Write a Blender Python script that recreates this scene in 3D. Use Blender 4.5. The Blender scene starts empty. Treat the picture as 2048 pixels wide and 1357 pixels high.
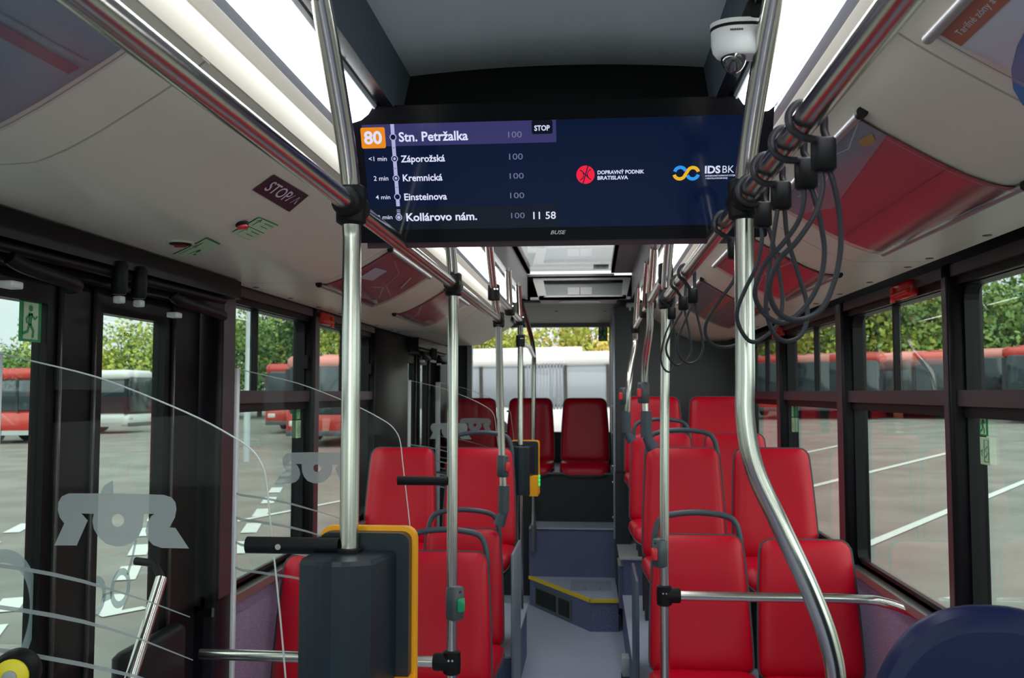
import bpy, bmesh, math, random
from mathutils import Vector, Matrix
random.seed(7)
PI = math.pi
SC = bpy.context.scene
COL = SC.collection

# ------------------------------------------------------------------ camera
W_, H_ = 2048, 1357
F = 1800.0; CX, CY = 1024.0, 678.5; EYE = 1.65
PITCH = math.atan(107.5 / F); YAW = math.atan(161 / F * math.cos(PITCH))
cd = bpy.data.cameras.new('camera'); cam = bpy.data.objects.new('camera', cd); COL.objects.link(cam)
cam.location = (0, 0, EYE); cam.rotation_euler = (PI / 2 + PITCH, 0, YAW)
cd.sensor_width = 36; cd.sensor_fit = 'HORIZONTAL'; cd.lens = F * 36 / W_
cd.clip_start = 0.02; cd.clip_end = 500
cd.dof.use_dof = True; cd.dof.focus_distance = 2.1; cd.dof.aperture_fstop = 9.0
SC.camera = cam
SC.view_settings.view_transform = 'Standard'; SC.view_settings.look = 'None'
SC.view_settings.gamma = 1; SC.view_settings.use_curve_mapping = False
SC.view_settings.exposure = 0.88

# ------------------------------------------------------------------ world: bright overcast sky
wd = bpy.data.worlds.new('World'); SC.world = wd; wd.use_nodes = True
nt = wd.node_tree; nt.nodes.clear()
wo = nt.nodes.new('ShaderNodeOutputWorld'); bg = nt.nodes.new('ShaderNodeBackground')
tc = nt.nodes.new('ShaderNodeTexCoord'); mp = nt.nodes.new('ShaderNodeMapping'); nz = nt.nodes.new('ShaderNodeTexNoise')
cr = nt.nodes.new('ShaderNodeValToRGB')
mp.inputs['Scale'].default_value = (1.6, 1.6, 5.0); nz.inputs['Scale'].default_value = 1.4; nz.inputs['Detail'].default_value = 3
cr.color_ramp.elements[0].position = .3; cr.color_ramp.elements[0].color = (.66, .73, .80, 1)
cr.color_ramp.elements[1].position = .7; cr.color_ramp.elements[1].color = (.93, .95, .97, 1)
nt.links.new(tc.outputs['Generated'], mp.inputs['Vector']); nt.links.new(mp.outputs['Vector'], nz.inputs['Vector'])
nt.links.new(nz.outputs['Fac'], cr.inputs['Fac']); nt.links.new(cr.outputs['Color'], bg.inputs['Color'])
bg.inputs['Strength'].default_value = 0.78
nt.links.new(bg.outputs[0], wo.inputs[0])
sd = bpy.data.lights.new('sun', 'SUN'); sd.energy = 2.2; sd.angle = 2.0; sd.color = (1, .97, .92)
so = bpy.data.objects.new('sun', sd); COL.objects.link(so); so.rotation_euler = (math.radians(38), math.radians(24), 0)

# ------------------------------------------------------------------ pixel measurement -> world point (used to read off real positions)
_fw = Vector((-math.sin(YAW) * math.cos(PITCH), math.cos(YAW) * math.cos(PITCH), math.sin(PITCH)))
_rt = Vector((math.cos(YAW), math.sin(YAW), 0))
_up = Vector((math.sin(YAW) * math.sin(PITCH), -math.cos(YAW) * math.sin(PITCH), math.cos(PITCH)))
E0 = Vector((0, 0, EYE))
def ray(u, v): return _fw + _rt * ((u - CX) / F) - _up * ((v - CY) / F)
def hit(u, v, X=None, Y=None, Z=None):
    d = ray(u, v)
    t = X / d.x if X is not None else (Y / d.y if Y is not None else (Z - EYE) / d.z)
    return E0 + d * t
GA, GB, GC = -0.40, 0.018, 0.0135            # the yard outside slopes a little against the bus
def gz(x, y): return GA + GB * x + GC * y
def hitg(u, v):
    d = ray(u, v); t = (GA - EYE) / (d.z - GB * d.x - GC * d.y)
    return E0 + d * t

# ------------------------------------------------------------------ materials
MATS = {}
def mat(name, col, rough=.5, metal=0., spec=.5, coat=0., emit=None, estr=0., noise=None, bump=0., bscale=200., sheen=0.):
    if name in MATS: return MATS[name]
    m = bpy.data.materials.new(name); m.use_nodes = True; MATS[name] = m
    n = m.node_tree; b = n.nodes['Principled BSDF']
    b.inputs['Base Color'].default_value = (*col, 1); b.inputs['Roughness'].default_value = rough
    b.inputs['Metallic'].default_value = metal; b.inputs['Specular IOR Level'].default_value = spec
    b.inputs['Coat Weight'].default_value = coat; b.inputs['Coat Roughness'].default_value = .08
    if emit: b.inputs['Emission Color'].default_value = (*emit, 1); b.inputs['Emission Strength'].default_value = estr
    if noise:
        c2, sc, lo, hi = noise
        t = n.nodes.new('ShaderNodeTexCoord'); z = n.nodes.new('ShaderNodeTexNoise'); r = n.nodes.new('ShaderNodeValToRGB')
        z.inputs['Scale'].default_value = sc; z.inputs['Detail'].default_value = 4
        r.color_ramp.elements[0].position = lo; r.color_ramp.elements[0].color = (*col, 1)
        r.color_ramp.elements[1].position = hi; r.color_ramp.elements[1].color = (*c2, 1)
        n.links.new(t.outputs['Object'], z.inputs['Vector']); n.links.new(z.outputs['Fac'], r.inputs['Fac'])
        n.links.new(r.outputs['Color'], b.inputs['Base Color'])
    if bump:
        t = n.nodes.new('ShaderNodeTexCoord'); z = n.nodes.new('ShaderNodeTexNoise'); bp = n.nodes.new('ShaderNodeBump')
        z.inputs['Scale'].default_value = bscale; bp.inputs['Strength'].default_value = bump; bp.inputs['Distance'].default_value = .002
        n.links.new(t.outputs['Object'], z.inputs['Vector']); n.links.new(z.outputs['Fac'], bp.inputs['Height'])
        n.links.new(bp.outputs['Normal'], b.inputs['Normal'])
    return m
def glassmat(name, tint, refl=1.45, rough=0.0, extra=0.0):
    m = bpy.data.materials.new(name); m.use_nodes = True; n = m.node_tree; n.nodes.clear(); MATS[name] = m
    o = n.nodes.new('ShaderNodeOutputMaterial'); t = n.nodes.new('ShaderNodeBsdfTransparent'); g = n.nodes.new('ShaderNodeBsdfGlossy')
    f = n.nodes.new('ShaderNodeFresnel'); x = n.nodes.new('ShaderNodeMixShader')
    geo = n.nodes.new('ShaderNodeNewGeometry')
    f.inputs['IOR'].default_value = refl; t.inputs['Color'].default_value = (*tint, 1); g.inputs['Roughness'].default_value = rough
    # flip the IOR for back faces so a thin pane never goes to total reflection
    mi = n.nodes.new('ShaderNodeMix'); mi.data_type = 'FLOAT'
    mi.inputs[2].default_value = refl; mi.inputs[3].default_value = 1 / refl
    n.links.new(geo.outputs['Backfacing'], mi.inputs[0]); n.links.new(mi.outputs[0], f.inputs['IOR'])
    src = f.outputs[0]
    if extra:
        a = n.nodes.new('ShaderNodeMath'); a.operation = 'ADD'; a.inputs[1].default_value = extra; a.use_clamp = True
        n.links.new(src, a.inputs[0]); src = a.outputs[0]
    n.links.new(src, x.inputs[0]); n.links.new(t.outputs[0], x.inputs[1]); n.links.new(g.outputs[0], x.inputs[2]); n.links.new(x.outputs[0], o.inputs[0])
    return m
def frostmat(name, col, a):
    m = bpy.data.materials.new(name); m.use_nodes = True; n = m.node_tree; b = n.nodes['Principled BSDF']; MATS[name] = m
    b.inputs['Base Color'].default_value = (*col, 1); b.inputs['Roughness'].default_value = .6
    o = n.nodes['Material Output']; t = n.nodes.new('ShaderNodeBsdfTransparent'); tr = n.nodes.new('ShaderNodeBsdfTranslucent')
    tr.inputs['Color'].default_value = (*col, 1)
    x = n.nodes.new('ShaderNodeMixShader'); y = n.nodes.new('ShaderNodeMixShader')
    x.inputs[0].default_value = .5; n.links.new(b.outputs[0], x.inputs[1]); n.links.new(tr.outputs[0], x.inputs[2])
    y.inputs[0].default_value = a; n.links.new(t.outputs[0], y.inputs[1]); n.links.new(x.outputs[0], y.inputs[2]); n.links.new(y.outputs[0], o.inputs[0])
    return m
STEEL = mat('brushed_steel', (.66, .635, .59), .21, 1.0)
ALU = mat('aluminium', (.40, .46, .53), .45, .5)
CHROME = mat('chrome', (.8, .8, .8), .12, 1.0)
BLACKP = mat('black_plastic', (.004, .004, .005), .5, spec=.22, bump=.1, bscale=900)
BLACKG = mat('black_gloss', (.003, .003, .004), .2, spec=.25)
FRAME = mat('window_frame_dark', (.005, .004, .006), .42, spec=.2)
FRAME2 = mat('window_rail_red_reflection', (.055, .035, .042), .35)  # purple-brown base colour paints in the red that the frames reflect
RUBBER = mat('rubber_grey', (.024, .023, .030), .5, spec=.35)
RED = mat('red_vinyl', (.52, .0012, .018), .36, spec=.32, bump=.06, bscale=900)
SHELL = mat('seat_shell_grey', (.045, .050, .062), .5)
HANDLE = mat('handle_blue_grey', (.045, .065, .085), .42)
BEIGE = mat('beige_plastic', (.66, .62, .51), .38, bump=.02, bscale=60)
CREAM = mat('cream_plastic', (.80, .77, .66), .42)
GREYC = mat('ceiling_grey', (.62, .66, .65), .6, bump=.05, bscale=300)
BLUEG = mat('recess_blue_grey', (.085, .11, .135), .6, spec=.3)
DARK = mat('dark_panel', (.010, .010, .011), .6, spec=.25)
TOWER = mat('engine_tower_grey', (.060, .058, .064), .5)
BENCHK = mat('bench_front_black', (.018, .021, .026), .5)
FLOORM = mat('floor_blue_grey', (.36, .40, .52), .42, noise=((.52, .57, .68), 240, .45, .62))
RISER = mat('riser_navy_speckle', (.085, .10, .21), .6, noise=((.22, .25, .40), 260, .48, .66))
PURPLE = mat('side_panel_purple', (.25, .17, .29), .6, noise=((.42, .34, .46), 260, .48, .66))
YELLOW = mat('yellow_edge', (.85, .58, .02), .5)
ORANGE = mat('orange_plastic', (1.0, .42, .003), .38)
NAVY = mat('validator_navy', (.009, .017, .026), .36, spec=.4)
NAVYSEAT = mat('blue_seat_plastic', (.0025, .006, .050), .42, spec=.3)
WHITEP = mat('white_plastic', (.80, .80, .78), .35)
GREYP = mat('grey_plastic', (.33, .34, .35), .45)
STOPRED = mat('stop_button_red', (.75, .03, .04), .3)
STOPGRN = mat('button_green', (.01, .28, .12), .3)
SGREEN = mat('sticker_green', (.01, .26, .08), .45)
SPALE = mat('sticker_pale', (.50, .66, .42), .45)
HAMRED = mat('hammer_red', (.62, .012, .010), .3)
LIGHTM = mat('strip_light', (.9, .9, .9), .5, emit=(.93, .96, 1.0), estr=5.6)
GLASS = glassmat('side_glass', (.84, .92, .88), 1.45)
GLASSC = glassmat('clear_plexi', (.97, .985, .98), 1.2)
GLASSR = glassmat('rear_glass', (.97, .97, .95), 1.4)
PLEX = glassmat('poster_plexi', (.97, .97, .97), 1.4, .16, .06)
FROST = frostmat('frosted_film', (.44, .49, .50), .84)
FROSTD = frostmat('frosted_film_grey', (.30, .36, .38), .75)

# ------------------------------------------------------------------ mesh helpers
class MB:
    def __init__(s): s.v = []; s.f = []; s.sm = []
    def add(s, vs, fs, smooth=False):
        o = len(s.v); s.v += [Vector(p) for p in vs]; s.f += [[i + o for i in f] for f in fs]; s.sm += [smooth] * len(fs); return s
    def box(s, a, b, M=None):
        (x0, y0, z0), (x1, y1, z1) = a, b
        vs = [(x0, y0, z0), (x1, y0, z0), (x1, y1, z0), (x0, y1, z0), (x0, y0, z1), (x1, y0, z1), (x1, y1, z1), (x0, y1, z1)]
        if M is not None: vs = [M @ Vector(p) for p in vs]
        return s.add(vs, [(0, 3, 2, 1), (4, 5, 6, 7), (0, 1, 5, 4), (1, 2, 6, 5), (2, 3, 7, 6), (3, 0, 4, 7)])
    def rbox(s, a, b, r=.01, n=3, axis=2, M=None):
        """box with rounded edges parallel to axis, and a small chamfer at the ends"""
        a = list(a); b = list(b); i, j, k = [(1, 2, 0), (2, 0, 1), (0, 1, 2)][axis]
        r = min(r, (b[i] - a[i]) / 2.01, (b[j] - a[j]) / 2.01)
        out = []
        for cx, cy, a0 in ((b[i] - r, b[j] - r, 0), (a[i] + r, b[j] - r, 90), (a[i] + r, a[j] + r, 180), (b[i] - r, a[j] + r, 270)):
            for q in range(n + 1):
                t = math.radians(a0 + 90 * q / n); out.append((cx, cy, math.cos(t), math.sin(t)))
        c = min(r * .5, (b[k] - a[k]) / 4)
        rings = []
        for zz, ins in ((a[k], c), (a[k] + c, 0), (b[k] - c, 0), (b[k], c)):
            ring = []
            for cx, cy, ct, st in out:
                p = [0, 0, 0]; p[i] = cx + ct * (r - ins); p[j] = cy + st * (r - ins); p[k] = zz
                ring.append(Vector(p) if M is None else M @ Vector(p))
            rings.append(ring)
        m = len(out); vs = sum(rings, []); fs = []
        for q in range(3):
            for w in range(m): fs.append((q * m + w, q * m + (w + 1) % m, (q + 1) * m + (w + 1) % m, (q + 1) * m + w))
        s.add(vs, fs, True); o = len(s.v) - len(vs)
        s.f.append([o + w for w in range(m)][::-1]); s.f.append([o + 3 * m + w for w in range(m)]); s.sm += [False, False]
        return s
    def tube(s, pts, r, n=14, smooth=True, caps=True, close=False):
        pts = [Vector(p) for p in pts]; N = len(pts); rr = r if isinstance(r, (list, tuple)) else [r] * N
        t0 = (pts[1] - pts[0]).normalized(); ref = Vector((0, 0, 1)) if abs(t0.z) < .9 else Vector((1, 0, 0))
        nrm = t0.cross(ref).normalized(); rings = []; prev = t0
        for i, p in enumerate(pts):
            if close: t = (pts[(i + 1) % N] - pts[i - 1]).normalized()
            elif i == 0: t = t0
            elif i == N - 1: t = (pts[-1] - pts[-2]).normalized()
            else: t = ((pts[i + 1] - p).normalized() + (p - pts[i - 1]).normalized()).normalized()
            ax = prev.cross(t)
            if ax.length > 1e-7: nrm = Matrix.Rotation(prev.angle(t), 3, ax.normalized()) @ nrm
            nrm = (nrm - t * nrm.dot(t)).normalized(); bi = t.cross(nrm); prev = t
            rings.append([p + (nrm * math.cos(2 * PI * k / n) + bi * math.sin(2 * PI * k / n)) * rr[i] for k in range(n)])
        vs = sum(rings, []); fs = []
        for i in range(N if close else N - 1):
            a = i * n; b = ((i + 1) % N) * n
            for k in range(n): fs.append((a + k, a + (k + 1) % n, b + (k + 1) % n, b + k))
        s.add(vs, fs, smooth)
        if caps and not close:
            o = len(s.v) - len(vs); s.f.append([o + k for k in range(n)][::-1]); s.f.append([o + (N - 1) * n + k for k in range(n)]); s.sm += [False, False]
        return s
    def lathe(s, prof, org, axis=(0, 0, 1), n=24, smooth=True):
        """prof: (radius, height) pairs along axis"""
        ax = Vector(axis).normalized(); q = Vector((0, 0, 1)).rotation_difference(ax); org = Vector(org); vs = []; fs = []
        for r, h in prof:
            for k in range(n): vs.append(org + q @ Vector((r * math.cos(2 * PI * k / n), r * math.sin(2 * PI * k / n), h)))
        for i in range(len(prof) - 1):
            for k in range(n): fs.append((i * n + k, i * n + (k + 1) % n, (i + 1) * n + (k + 1) % n, (i + 1) * n + k))
        s.add(vs, fs, smooth); o = len(s.v) - len(vs); m = len(prof)
        s.f.append([o + k for k in range(n)][::-1]); s.f.append([o + (m - 1) * n + k for k in range(n)]); s.sm += [False, False]
        return s
    def prism(s, poly, fn, h0, h1, smooth=False):
        """poly 2D points, fn(a, b, h) -> 3D"""
        n = len(poly); vs = [fn(a, b, h0) for a, b in poly] + [fn(a, b, h1) for a, b in poly]
        s.add(vs, [tuple(range(n))[::-1], tuple(range(n, 2 * n))])
        o = len(s.v) - 2 * n
        for k in range(n): s.f.append([o + k, o + (k + 1) % n, o + n + (k + 1) % n, o + n + k]); s.sm.append(smooth)
        return s
    def build(s, name, m, parent=None, loc=None):
        me = bpy.data.meshes.new(name); me.from_pydata([tuple(p) for p in s.v], [], s.f)
        for p, q in zip(me.polygons, s.sm): p.use_smooth = q
        me.materials.append(m)
        b = bmesh.new(); b.from_mesh(me)
        bmesh.ops.recalc_face_normals(b, faces=b.faces); b.to_mesh(me); b.free()
        if any(s.sm): me.set_sharp_from_angle(angle=math.radians(48))
        o = bpy.data.objects.new(name, me); COL.objects.link(o)
        if parent: o.parent = parent
        if loc: o.location = loc
        return o
def tag(o, label=None, cat=None, group=None, kind=None):
    if label: o['label'] = label
    if cat: o['category'] = cat
    if group: o['group'] = group
    if kind: o['kind'] = kind
    return o
def thing(name, label, cat, loc=(0, 0, 0), rz=0, group=None):
    o = bpy.data.objects.new(name, None); COL.objects.link(o); o.empty_display_size = .1
    o.location = loc; o.rotation_euler = (0, 0, rz); return tag(o, label, cat, group)
def at0(o, loc):
    """put an Empty at a thing's base while its parts keep their world coordinates"""
    o.location = loc
    for c in o.children: c.location = c.location - Vector(loc)
def struct(name, label=None):
    o = bpy.data.objects.new(name, None); COL.objects.link(o); o['kind'] = 'structure'
    if label: o['label'] = label
    return o
def copy_tree(o, parent=None):
    c = o.copy(); COL.objects.link(c)
    if parent: c.parent = parent
    for ch in o.children: copy_tree(ch, c)
    return c
def smooth_path(pts, k=6, close=False):
    pts = [Vector(p) for p in pts]; N = len(pts); out = []
    for i in range(N if close else N - 1):
        if close: a, b, c, d = pts[i - 1], pts[i], pts[(i + 1) % N], pts[(i + 2) % N]
        else: a, b, c, d = pts[max(i - 1, 0)], pts[i], pts[i + 1], pts[min(i + 2, N - 1)]
        for q in range(k):
            t = q / k
            out.append(.5 * ((2 * b) + (c - a) * t + (2 * a - 5 * b + 4 * c - d) * t * t + (3 * b - a - 3 * c + d) * t ** 3))
    if not close: out.append(pts[-1])
    return out
def V(*a): return Vector(a)

# flat shapes: text and outlines as thin meshes mapped onto a surface by fn(a, b, h)
_capH = [None]
def text_pts(s, offset=0.0, shear=0.0):
    c = bpy.data.curves.new('t', 'FONT'); c.body = s; c.offset = offset; c.shear = shear; c.resolution_u = 3
    o = bpy.data.objects.new('t', c); COL.objects.link(o)
    me = bpy.data.meshes.new_from_object(o.evaluated_get(bpy.context.evaluated_depsgraph_get()))
    vs = [(v.co.x, v.co.y) for v in me.vertices]; fs = [list(p.vertices) for p in me.polygons]
    bpy.data.objects.remove(o); bpy.data.curves.remove(c); bpy.data.meshes.remove(me)
    return vs, fs
def text(mb, s, fn, x0, x1, y0, cap, offset=0.0, h=0.0, shear=0.0):
    """fit the word s between x0 and x1 with its baseline at y0 and capital height cap"""
    if _capH[0] is None: _capH[0] = max(p[1] for p in text_pts('H')[0])
    vs, fs = text_pts(s, offset, shear)
    a = min(p[0] for p in vs); b = max(p[0] for p in vs); k = (x1 - x0) / (b - a); ky = cap / _capH[0]
    mb.add([fn(x0 + (p[0] - a) * k, y0 + p[1] * ky, h) for p in vs], fs)
    return mb
def flat(mb, poly, fn, h=0.0, th=0.0):
    if th: return mb.prism(poly, fn, h, h + th)
    return mb.add([fn(a, b, h) for a, b in poly], [tuple(range(len(poly)))])
def circ(cx, cy, r, n=20, ry=None): return [(cx + r * math.cos(2 * PI * k / n), cy + (ry or r) * math.sin(2 * PI * k / n)) for k in range(n)]
def rrect(x0, y0, x1, y1, r, n=4):
    out = []
    for cx, cy, a0 in ((x1 - r, y1 - r, 0), (x0 + r, y1 - r, 90), (x0 + r, y0 + r, 180), (x1 - r, y0 + r, 270)):
        for q in range(n + 1): t = math.radians(a0 + 90 * q / n); out.append((cx + r * math.cos(t), cy + r * math.sin(t)))
    return out
def strip2(mb, pts, w, fn, h=0.0):
    """a line of width w through 2D points"""
    n = len(pts); ww = w if isinstance(w, (list, tuple)) else [w] * n; vs = []
    for i, (x, y) in enumerate(pts):
        a = pts[max(i - 1, 0)]; b = pts[min(i + 1, n - 1)]; dx, dy = b[0] - a[0], b[1] - a[1]; L = math.hypot(dx, dy) or 1
        nx, ny = -dy / L * ww[i] / 2, dx / L * ww[i] / 2
        vs += [fn(x + nx, y + ny, h), fn(x - nx, y - ny, h)]
    mb.add(vs, [(2 * i, 2 * i + 1, 2 * i + 3, 2 * i + 2) for i in range(n - 1)]); return mb
def arc2(cx, cy, r, a0, a1, n=14): return [(cx + r * math.cos(math.radians(a0 + (a1 - a0) * k / n)), cy + r * math.sin(math.radians(a0 + (a1 - a0) * k / n))) for k in range(n + 1)]
def ring2(mb, cx, cy, r0, r1, fn, a0=0, a1=360, h=0.0, n=28):
    return strip2(mb, arc2(cx, cy, (r0 + r1) / 2, a0, a1, n), r1 - r0, fn, h)
def filled_curve(loops, fn, thick=0.0):
    """outline with holes -> filled mesh data"""
    c = bpy.data.curves.new('c', 'CURVE'); c.dimensions = '2D'; c.fill_mode = 'BOTH'
    for L in loops:
        sp = c.splines.new('POLY'); sp.points.add(len(L) - 1); sp.use_cyclic_u = True
        for p, (x, y) in zip(sp.points, L): p.co = (x, y, 0, 1)
    o = bpy.data.objects.new('c', c); COL.objects.link(o)
    me = bpy.data.meshes.new_from_object(o.evaluated_get(bpy.context.evaluated_depsgraph_get()))
    vs = [fn(v.co.x, v.co.y, thick) for v in me.vertices]; fs = [list(p.vertices) for p in me.polygons]
    bpy.data.objects.remove(o); bpy.data.curves.remove(c); bpy.data.meshes.remove(me)
    return vs, fs
def running_man(mb, fn, x, y, s, h=0.0, flip=1):
    q = lambda pts: [(x + flip * a * s, y + b * s) for a, b in pts]
    flat(mb, circ(x + flip * .02 * s, y + .80 * s, .085 * s, 12), fn, h)
    strip2(mb, q([(.02, .68), (-.02, .36)]), [.17 * s, .15 * s], fn, h)
    strip2(mb, q([(.03, .66), (.20, .52), (.30, .60)]), .06 * s, fn, h)
    strip2(mb, q([(-.01, .64), (-.17, .52), (-.14, .40)]), .06 * s, fn, h)
    strip2(mb, q([(0, .38), (.15, .20), (.12, .02)]), .085 * s, fn, h)
    strip2(mb, q([(-.03, .38), (-.10, .18), (-.30, .12)]), .085 * s, fn, h)

# ================================================================== THE SETTING
XL, XR = -1.32, 1.12          # glass planes
Y0, Y1 = -2.4, 8.6            # front and rear of the saloon
CXM = -.085                   # centre line of the ceiling
# ---- floor
fl = struct('floor', 'blue-grey speckled bus floor with steps to the rear')
MB().box((-1.38, Y0, -.08), (1.18, Y1, 0)).build('aisle_floor', FLOORM, fl)
plat = [(-.494, 7.11), (-.025, 6.35), (.17, 6.365), (.17, 7.11)]
MB().prism(plat, lambda a, b, h: V(a, b, h), 0, .213).build('step_platform', RISER, fl)
MB().prism([(-.50, 7.1), (-.027, 6.345), (.17, 6.36), (.17, 7.1)], lambda a, b, h: V(a, b, h), .213, .220).build('step_top', FLOORM, fl)
m = MB()
e = [V(-.50, 7.105, .222), V(-.12, 6.50, .222), V(-.025, 6.343, .222), V(.17, 6.358, .222)]
for a, b in zip(e, e[1:]):
    d = (b - a).normalized(); n_ = V(-d.y, d.x, 0) * .018
    m.add([a - n_ * .3, b - n_ * .3, b + n_, a + n_, a - n_ * .3 - V(0, 0, .022), b - n_ * .3 - V(0, 0, .022)], [(0, 1, 2, 3), (0, 4, 5, 1)])
tag(m.build('step_edge', YELLOW, fl), 'yellow step edging')
# hatch cover on the platform with two studs
hm = MB().box((-.17, 6.62, .2205), (.13, 6.98, .2235)); hm.build('floor_hatch', mat('hatch_grey', (.30, .33, .40), .4), fl)
hs = MB()
for x in (-.06, .05): hs.lathe([(.009, 0), (.009, .005), (.004, .007)], (x, 6.66, .2235), n=10)
hs.build('hatch_stud', CHROME, fl)
# vent grille on the slanted face
p0, p1 = V(-.494, 7.11, 0), V(-.025, 6.35, 0); dd = (p1 - p0).normalized(); nn = V(-dd.y, dd.x, 0) * -1
if nn.y > 0: nn = -nn
gf = lambda a, b, h: p0 + dd * a + V(0, 0, b) + nn * h
L_ = (p1 - p0).length
MB().prism([(L_ * .10, .015), (L_ * .72, .015), (L_ * .72, .165), (L_ * .10, .165)], gf, .001, .006).build('vent_frame', mat('vent_frame_grey', (.16, .17, .15), .4, .4), fl)
v = MB()
for a0, a1 in ((.13, .47), (.52, .69)):
    v.prism([(L_ * a0, .03), (L_ * a1, .03), (L_ * a1, .15), (L_ * a0, .15)], gf, .006, .009)
    for k in range(9): z = .035 + k * .0125; v.prism([(L_ * a0, z), (L_ * a1, z), (L_ * a1, z + .004), (L_ * a0, z + .004)], gf, .009, .013)
v.build('vent_grille', mat('vent_dark', (.018, .018, .016), .5), fl)
# upper rear step, bench box
MB().box((-.50, 7.1, .22), (.19, 7.42, .588)).build('riser', RISER, fl)
MB().box((-.50, 7.085, .588), (.19, 7.42, .60)).build('step_nosing', FLOORM, fl)
MB().box((-1.30, 7.42, 0), (.19, 8.5, .985)).build('bench_box', BENCHK, fl)
MB().box((-1.30, 7.395, .985), (.19, 8.5, 1.0)).build('bench_ledge', mat('ledge_grey', (.10, .11, .13), .4), fl)
# platforms under the raised seats
MB().box((.20, 4.15, 0), (1.10, 6.05, .31)).build('platform', RISER, fl)
MB().box((.19, 4.14, .31), (1.10, 6.06, .32)).build('platform_top', FLOORM, fl)
MB().box((.20, 6.05, 0), (1.10, 6.85, .55)).build('platform', RISER, fl)
MB().box((.17, 6.04, .55), (1.10, 6.85, .56)).build('platform_top', mat('step_light_grey', (.42, .43, .45), .4), fl)
MB().box((-1.30, 4.62, 0), (-.42, 5.75, .31)).build('platform', RISER, fl)
MB().box((-1.30, 4.61, .31), (-.41, 5.76, .32)).build('platform_top', FLOORM, fl)
MB().box((.17, 6.10, .22), (.26, 6.35, .50)).build('side_step', RISER, fl)
MB().box((.165, 6.09, .50), (.26, 6.36, .506)).build('side_step_top', mat('step_light_grey', (.42, .43, .45), .4), fl)
MB().box((.165, 6.6, .56), (.265, 6.85, 1.06)).build('side_box', BENCHK, fl)

# ---- ceiling
cl = struct('ceiling', 'grey bus ceiling with dark side recesses')
def ycur(x): return 2.41 + .022 * (1 - ((x - CXM) / .36) ** 2)
xs = [CXM - .35 + .70 * k / 12 for k in range(13)]
m = MB()
m.add([V(x, y, ycur(x)) for x in xs for y in (Y0, 2.12)], [(2 * i, 2 * i + 2, 2 * i + 3, 2 * i + 1) for i in range(12)], True)
m.build('ceiling_panel', GREYC, cl)
MB().box((CXM - .40, 2.12, 2.46), (CXM + .40, 4.62, 2.48)).box((CXM - .40, 4.62, 2.46), (-.42, 6.1, 2.48)).box((.13, 4.62, 2.46), (CXM + .40, 6.1, 2.48)).build('ceiling_panel', mat('ceiling_mauve', (.20, .18, .20), .5), cl)
MB().box((-1.40, Y0, 2.52), (1.20, 4.6, 2.56)).box((-1.40, 4.6, 2.52), (-.44, 6.1, 2.56)).box((.15, 4.6, 2.52), (1.2, 6.1, 2.56)).box((-1.40, 6.1, 2.43), (1.2, Y1, 2.445)).build('roof_skin', DARK, cl)
for sx in (-1, 1):
    X = lambda d: CXM + sx * d
    MB().add([V(X(.353), Y0, 2.285), V(X(.353), 2.10, 2.285), V(X(.348), 2.12, 2.415), V(X(.348), Y0, 2.415)], [(0, 1, 2, 3)]).build('recess_wall', BLUEG, cl)
    MB().add([V(X(.353), Y0, 2.285), V(X(.353), 6.1, 2.285), V(X(.392), 6.1, 2.292), V(X(.392), Y0, 2.292)], [(0, 1, 2, 3)]).build('dark_gap', BLACKG, cl)
    MB().add([V(X(.353), 2.12, 2.285), V(X(.353), 6.1, 2.285), V(X(.353), 6.1, 2.465), V(X(.353), 2.12, 2.465)], [(0, 1, 2, 3)]).build('recess_wall', mat('ceiling_mauve', (.20, .18, .20), .5), cl)
    # aluminium profile beside the light
    MB().prism([(.479, 2.290), (.480, 2.272), (.484, 2.272), (.486, 2.2665), (.506, 2.2645), (.506, 2.290)], lambda a, b, h: V(X(a), h, b), Y0, 6.1).build('aluminium_profile', ALU, cl)
    MB().prism([(.392, 2.292), (.396, 2.284), (.400, 2.284), (.402, 2.296)], lambda a, b, h: V(X(a), h, b), Y0, 6.1).build('light_edge', mat('light_edge_white', (.75, .78, .8), .3), cl)
    # cream flap and ridge
    rp = [(.506, 2.264), (.528, 2.2545), (.533, 2.250), (.5345, 2.243), (.540, 2.222), (.548, 2.203), (.548, 2.30), (.506, 2.30)]
    MB().prism([(.506, 2.264), (.529, 2.2545), (.529, 2.30), (.506, 2.30)], lambda a, b, h: V(X(a), h, b), Y0, 6.9).build('cream_flap', CREAM, cl)
    MB().prism([(.529, 2.2545), (.5335, 2.252), (.535, 2.245), (.540, 2.222), (.550, 2.203), (.560, 2.203), (.560, 2.29), (.529, 2.29)], lambda a, b, h: V(X(a), h, b), Y0, 6.9, True).build('ridge_band', BEIGE, cl)
    for yy in (1.40, 4.2): MB().prism([(.528, 2.256), (.536, 2.2535), (.5375, 2.245), (.5425, 2.221), (.5525, 2.201), (.555, 2.26)], lambda a, b, h: V(X(a), h, b), yy, yy + .03).build('joint_clip', CREAM, cl)
# bulkhead behind the screen
MB().add([V(CXM - .355, 2.12, 2.45), V(CXM + .355, 2.12, 2.45), V(CXM + .355, 2.02, 2.285), V(CXM - .355, 2.02, 2.285)], [(0, 1, 2, 3)]).box((CXM - .355, 2.0, 2.27), (CXM + .355, 2.14, 2.287)).box((CXM - .36, 2.12, 2.285), (CXM + .36, 2.14, 2.47)).build('bulkhead', DARK, cl)
bs = MB()
for x in (-.285, -.075, .17): bs.lathe([(.005, 0), (.005, .012), (.002, .016)], (x, 2.045, 2.31), axis=(0, -.6, -.4), n=8)
bs.build('bulkhead_screw', BLACKP, cl)
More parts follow.
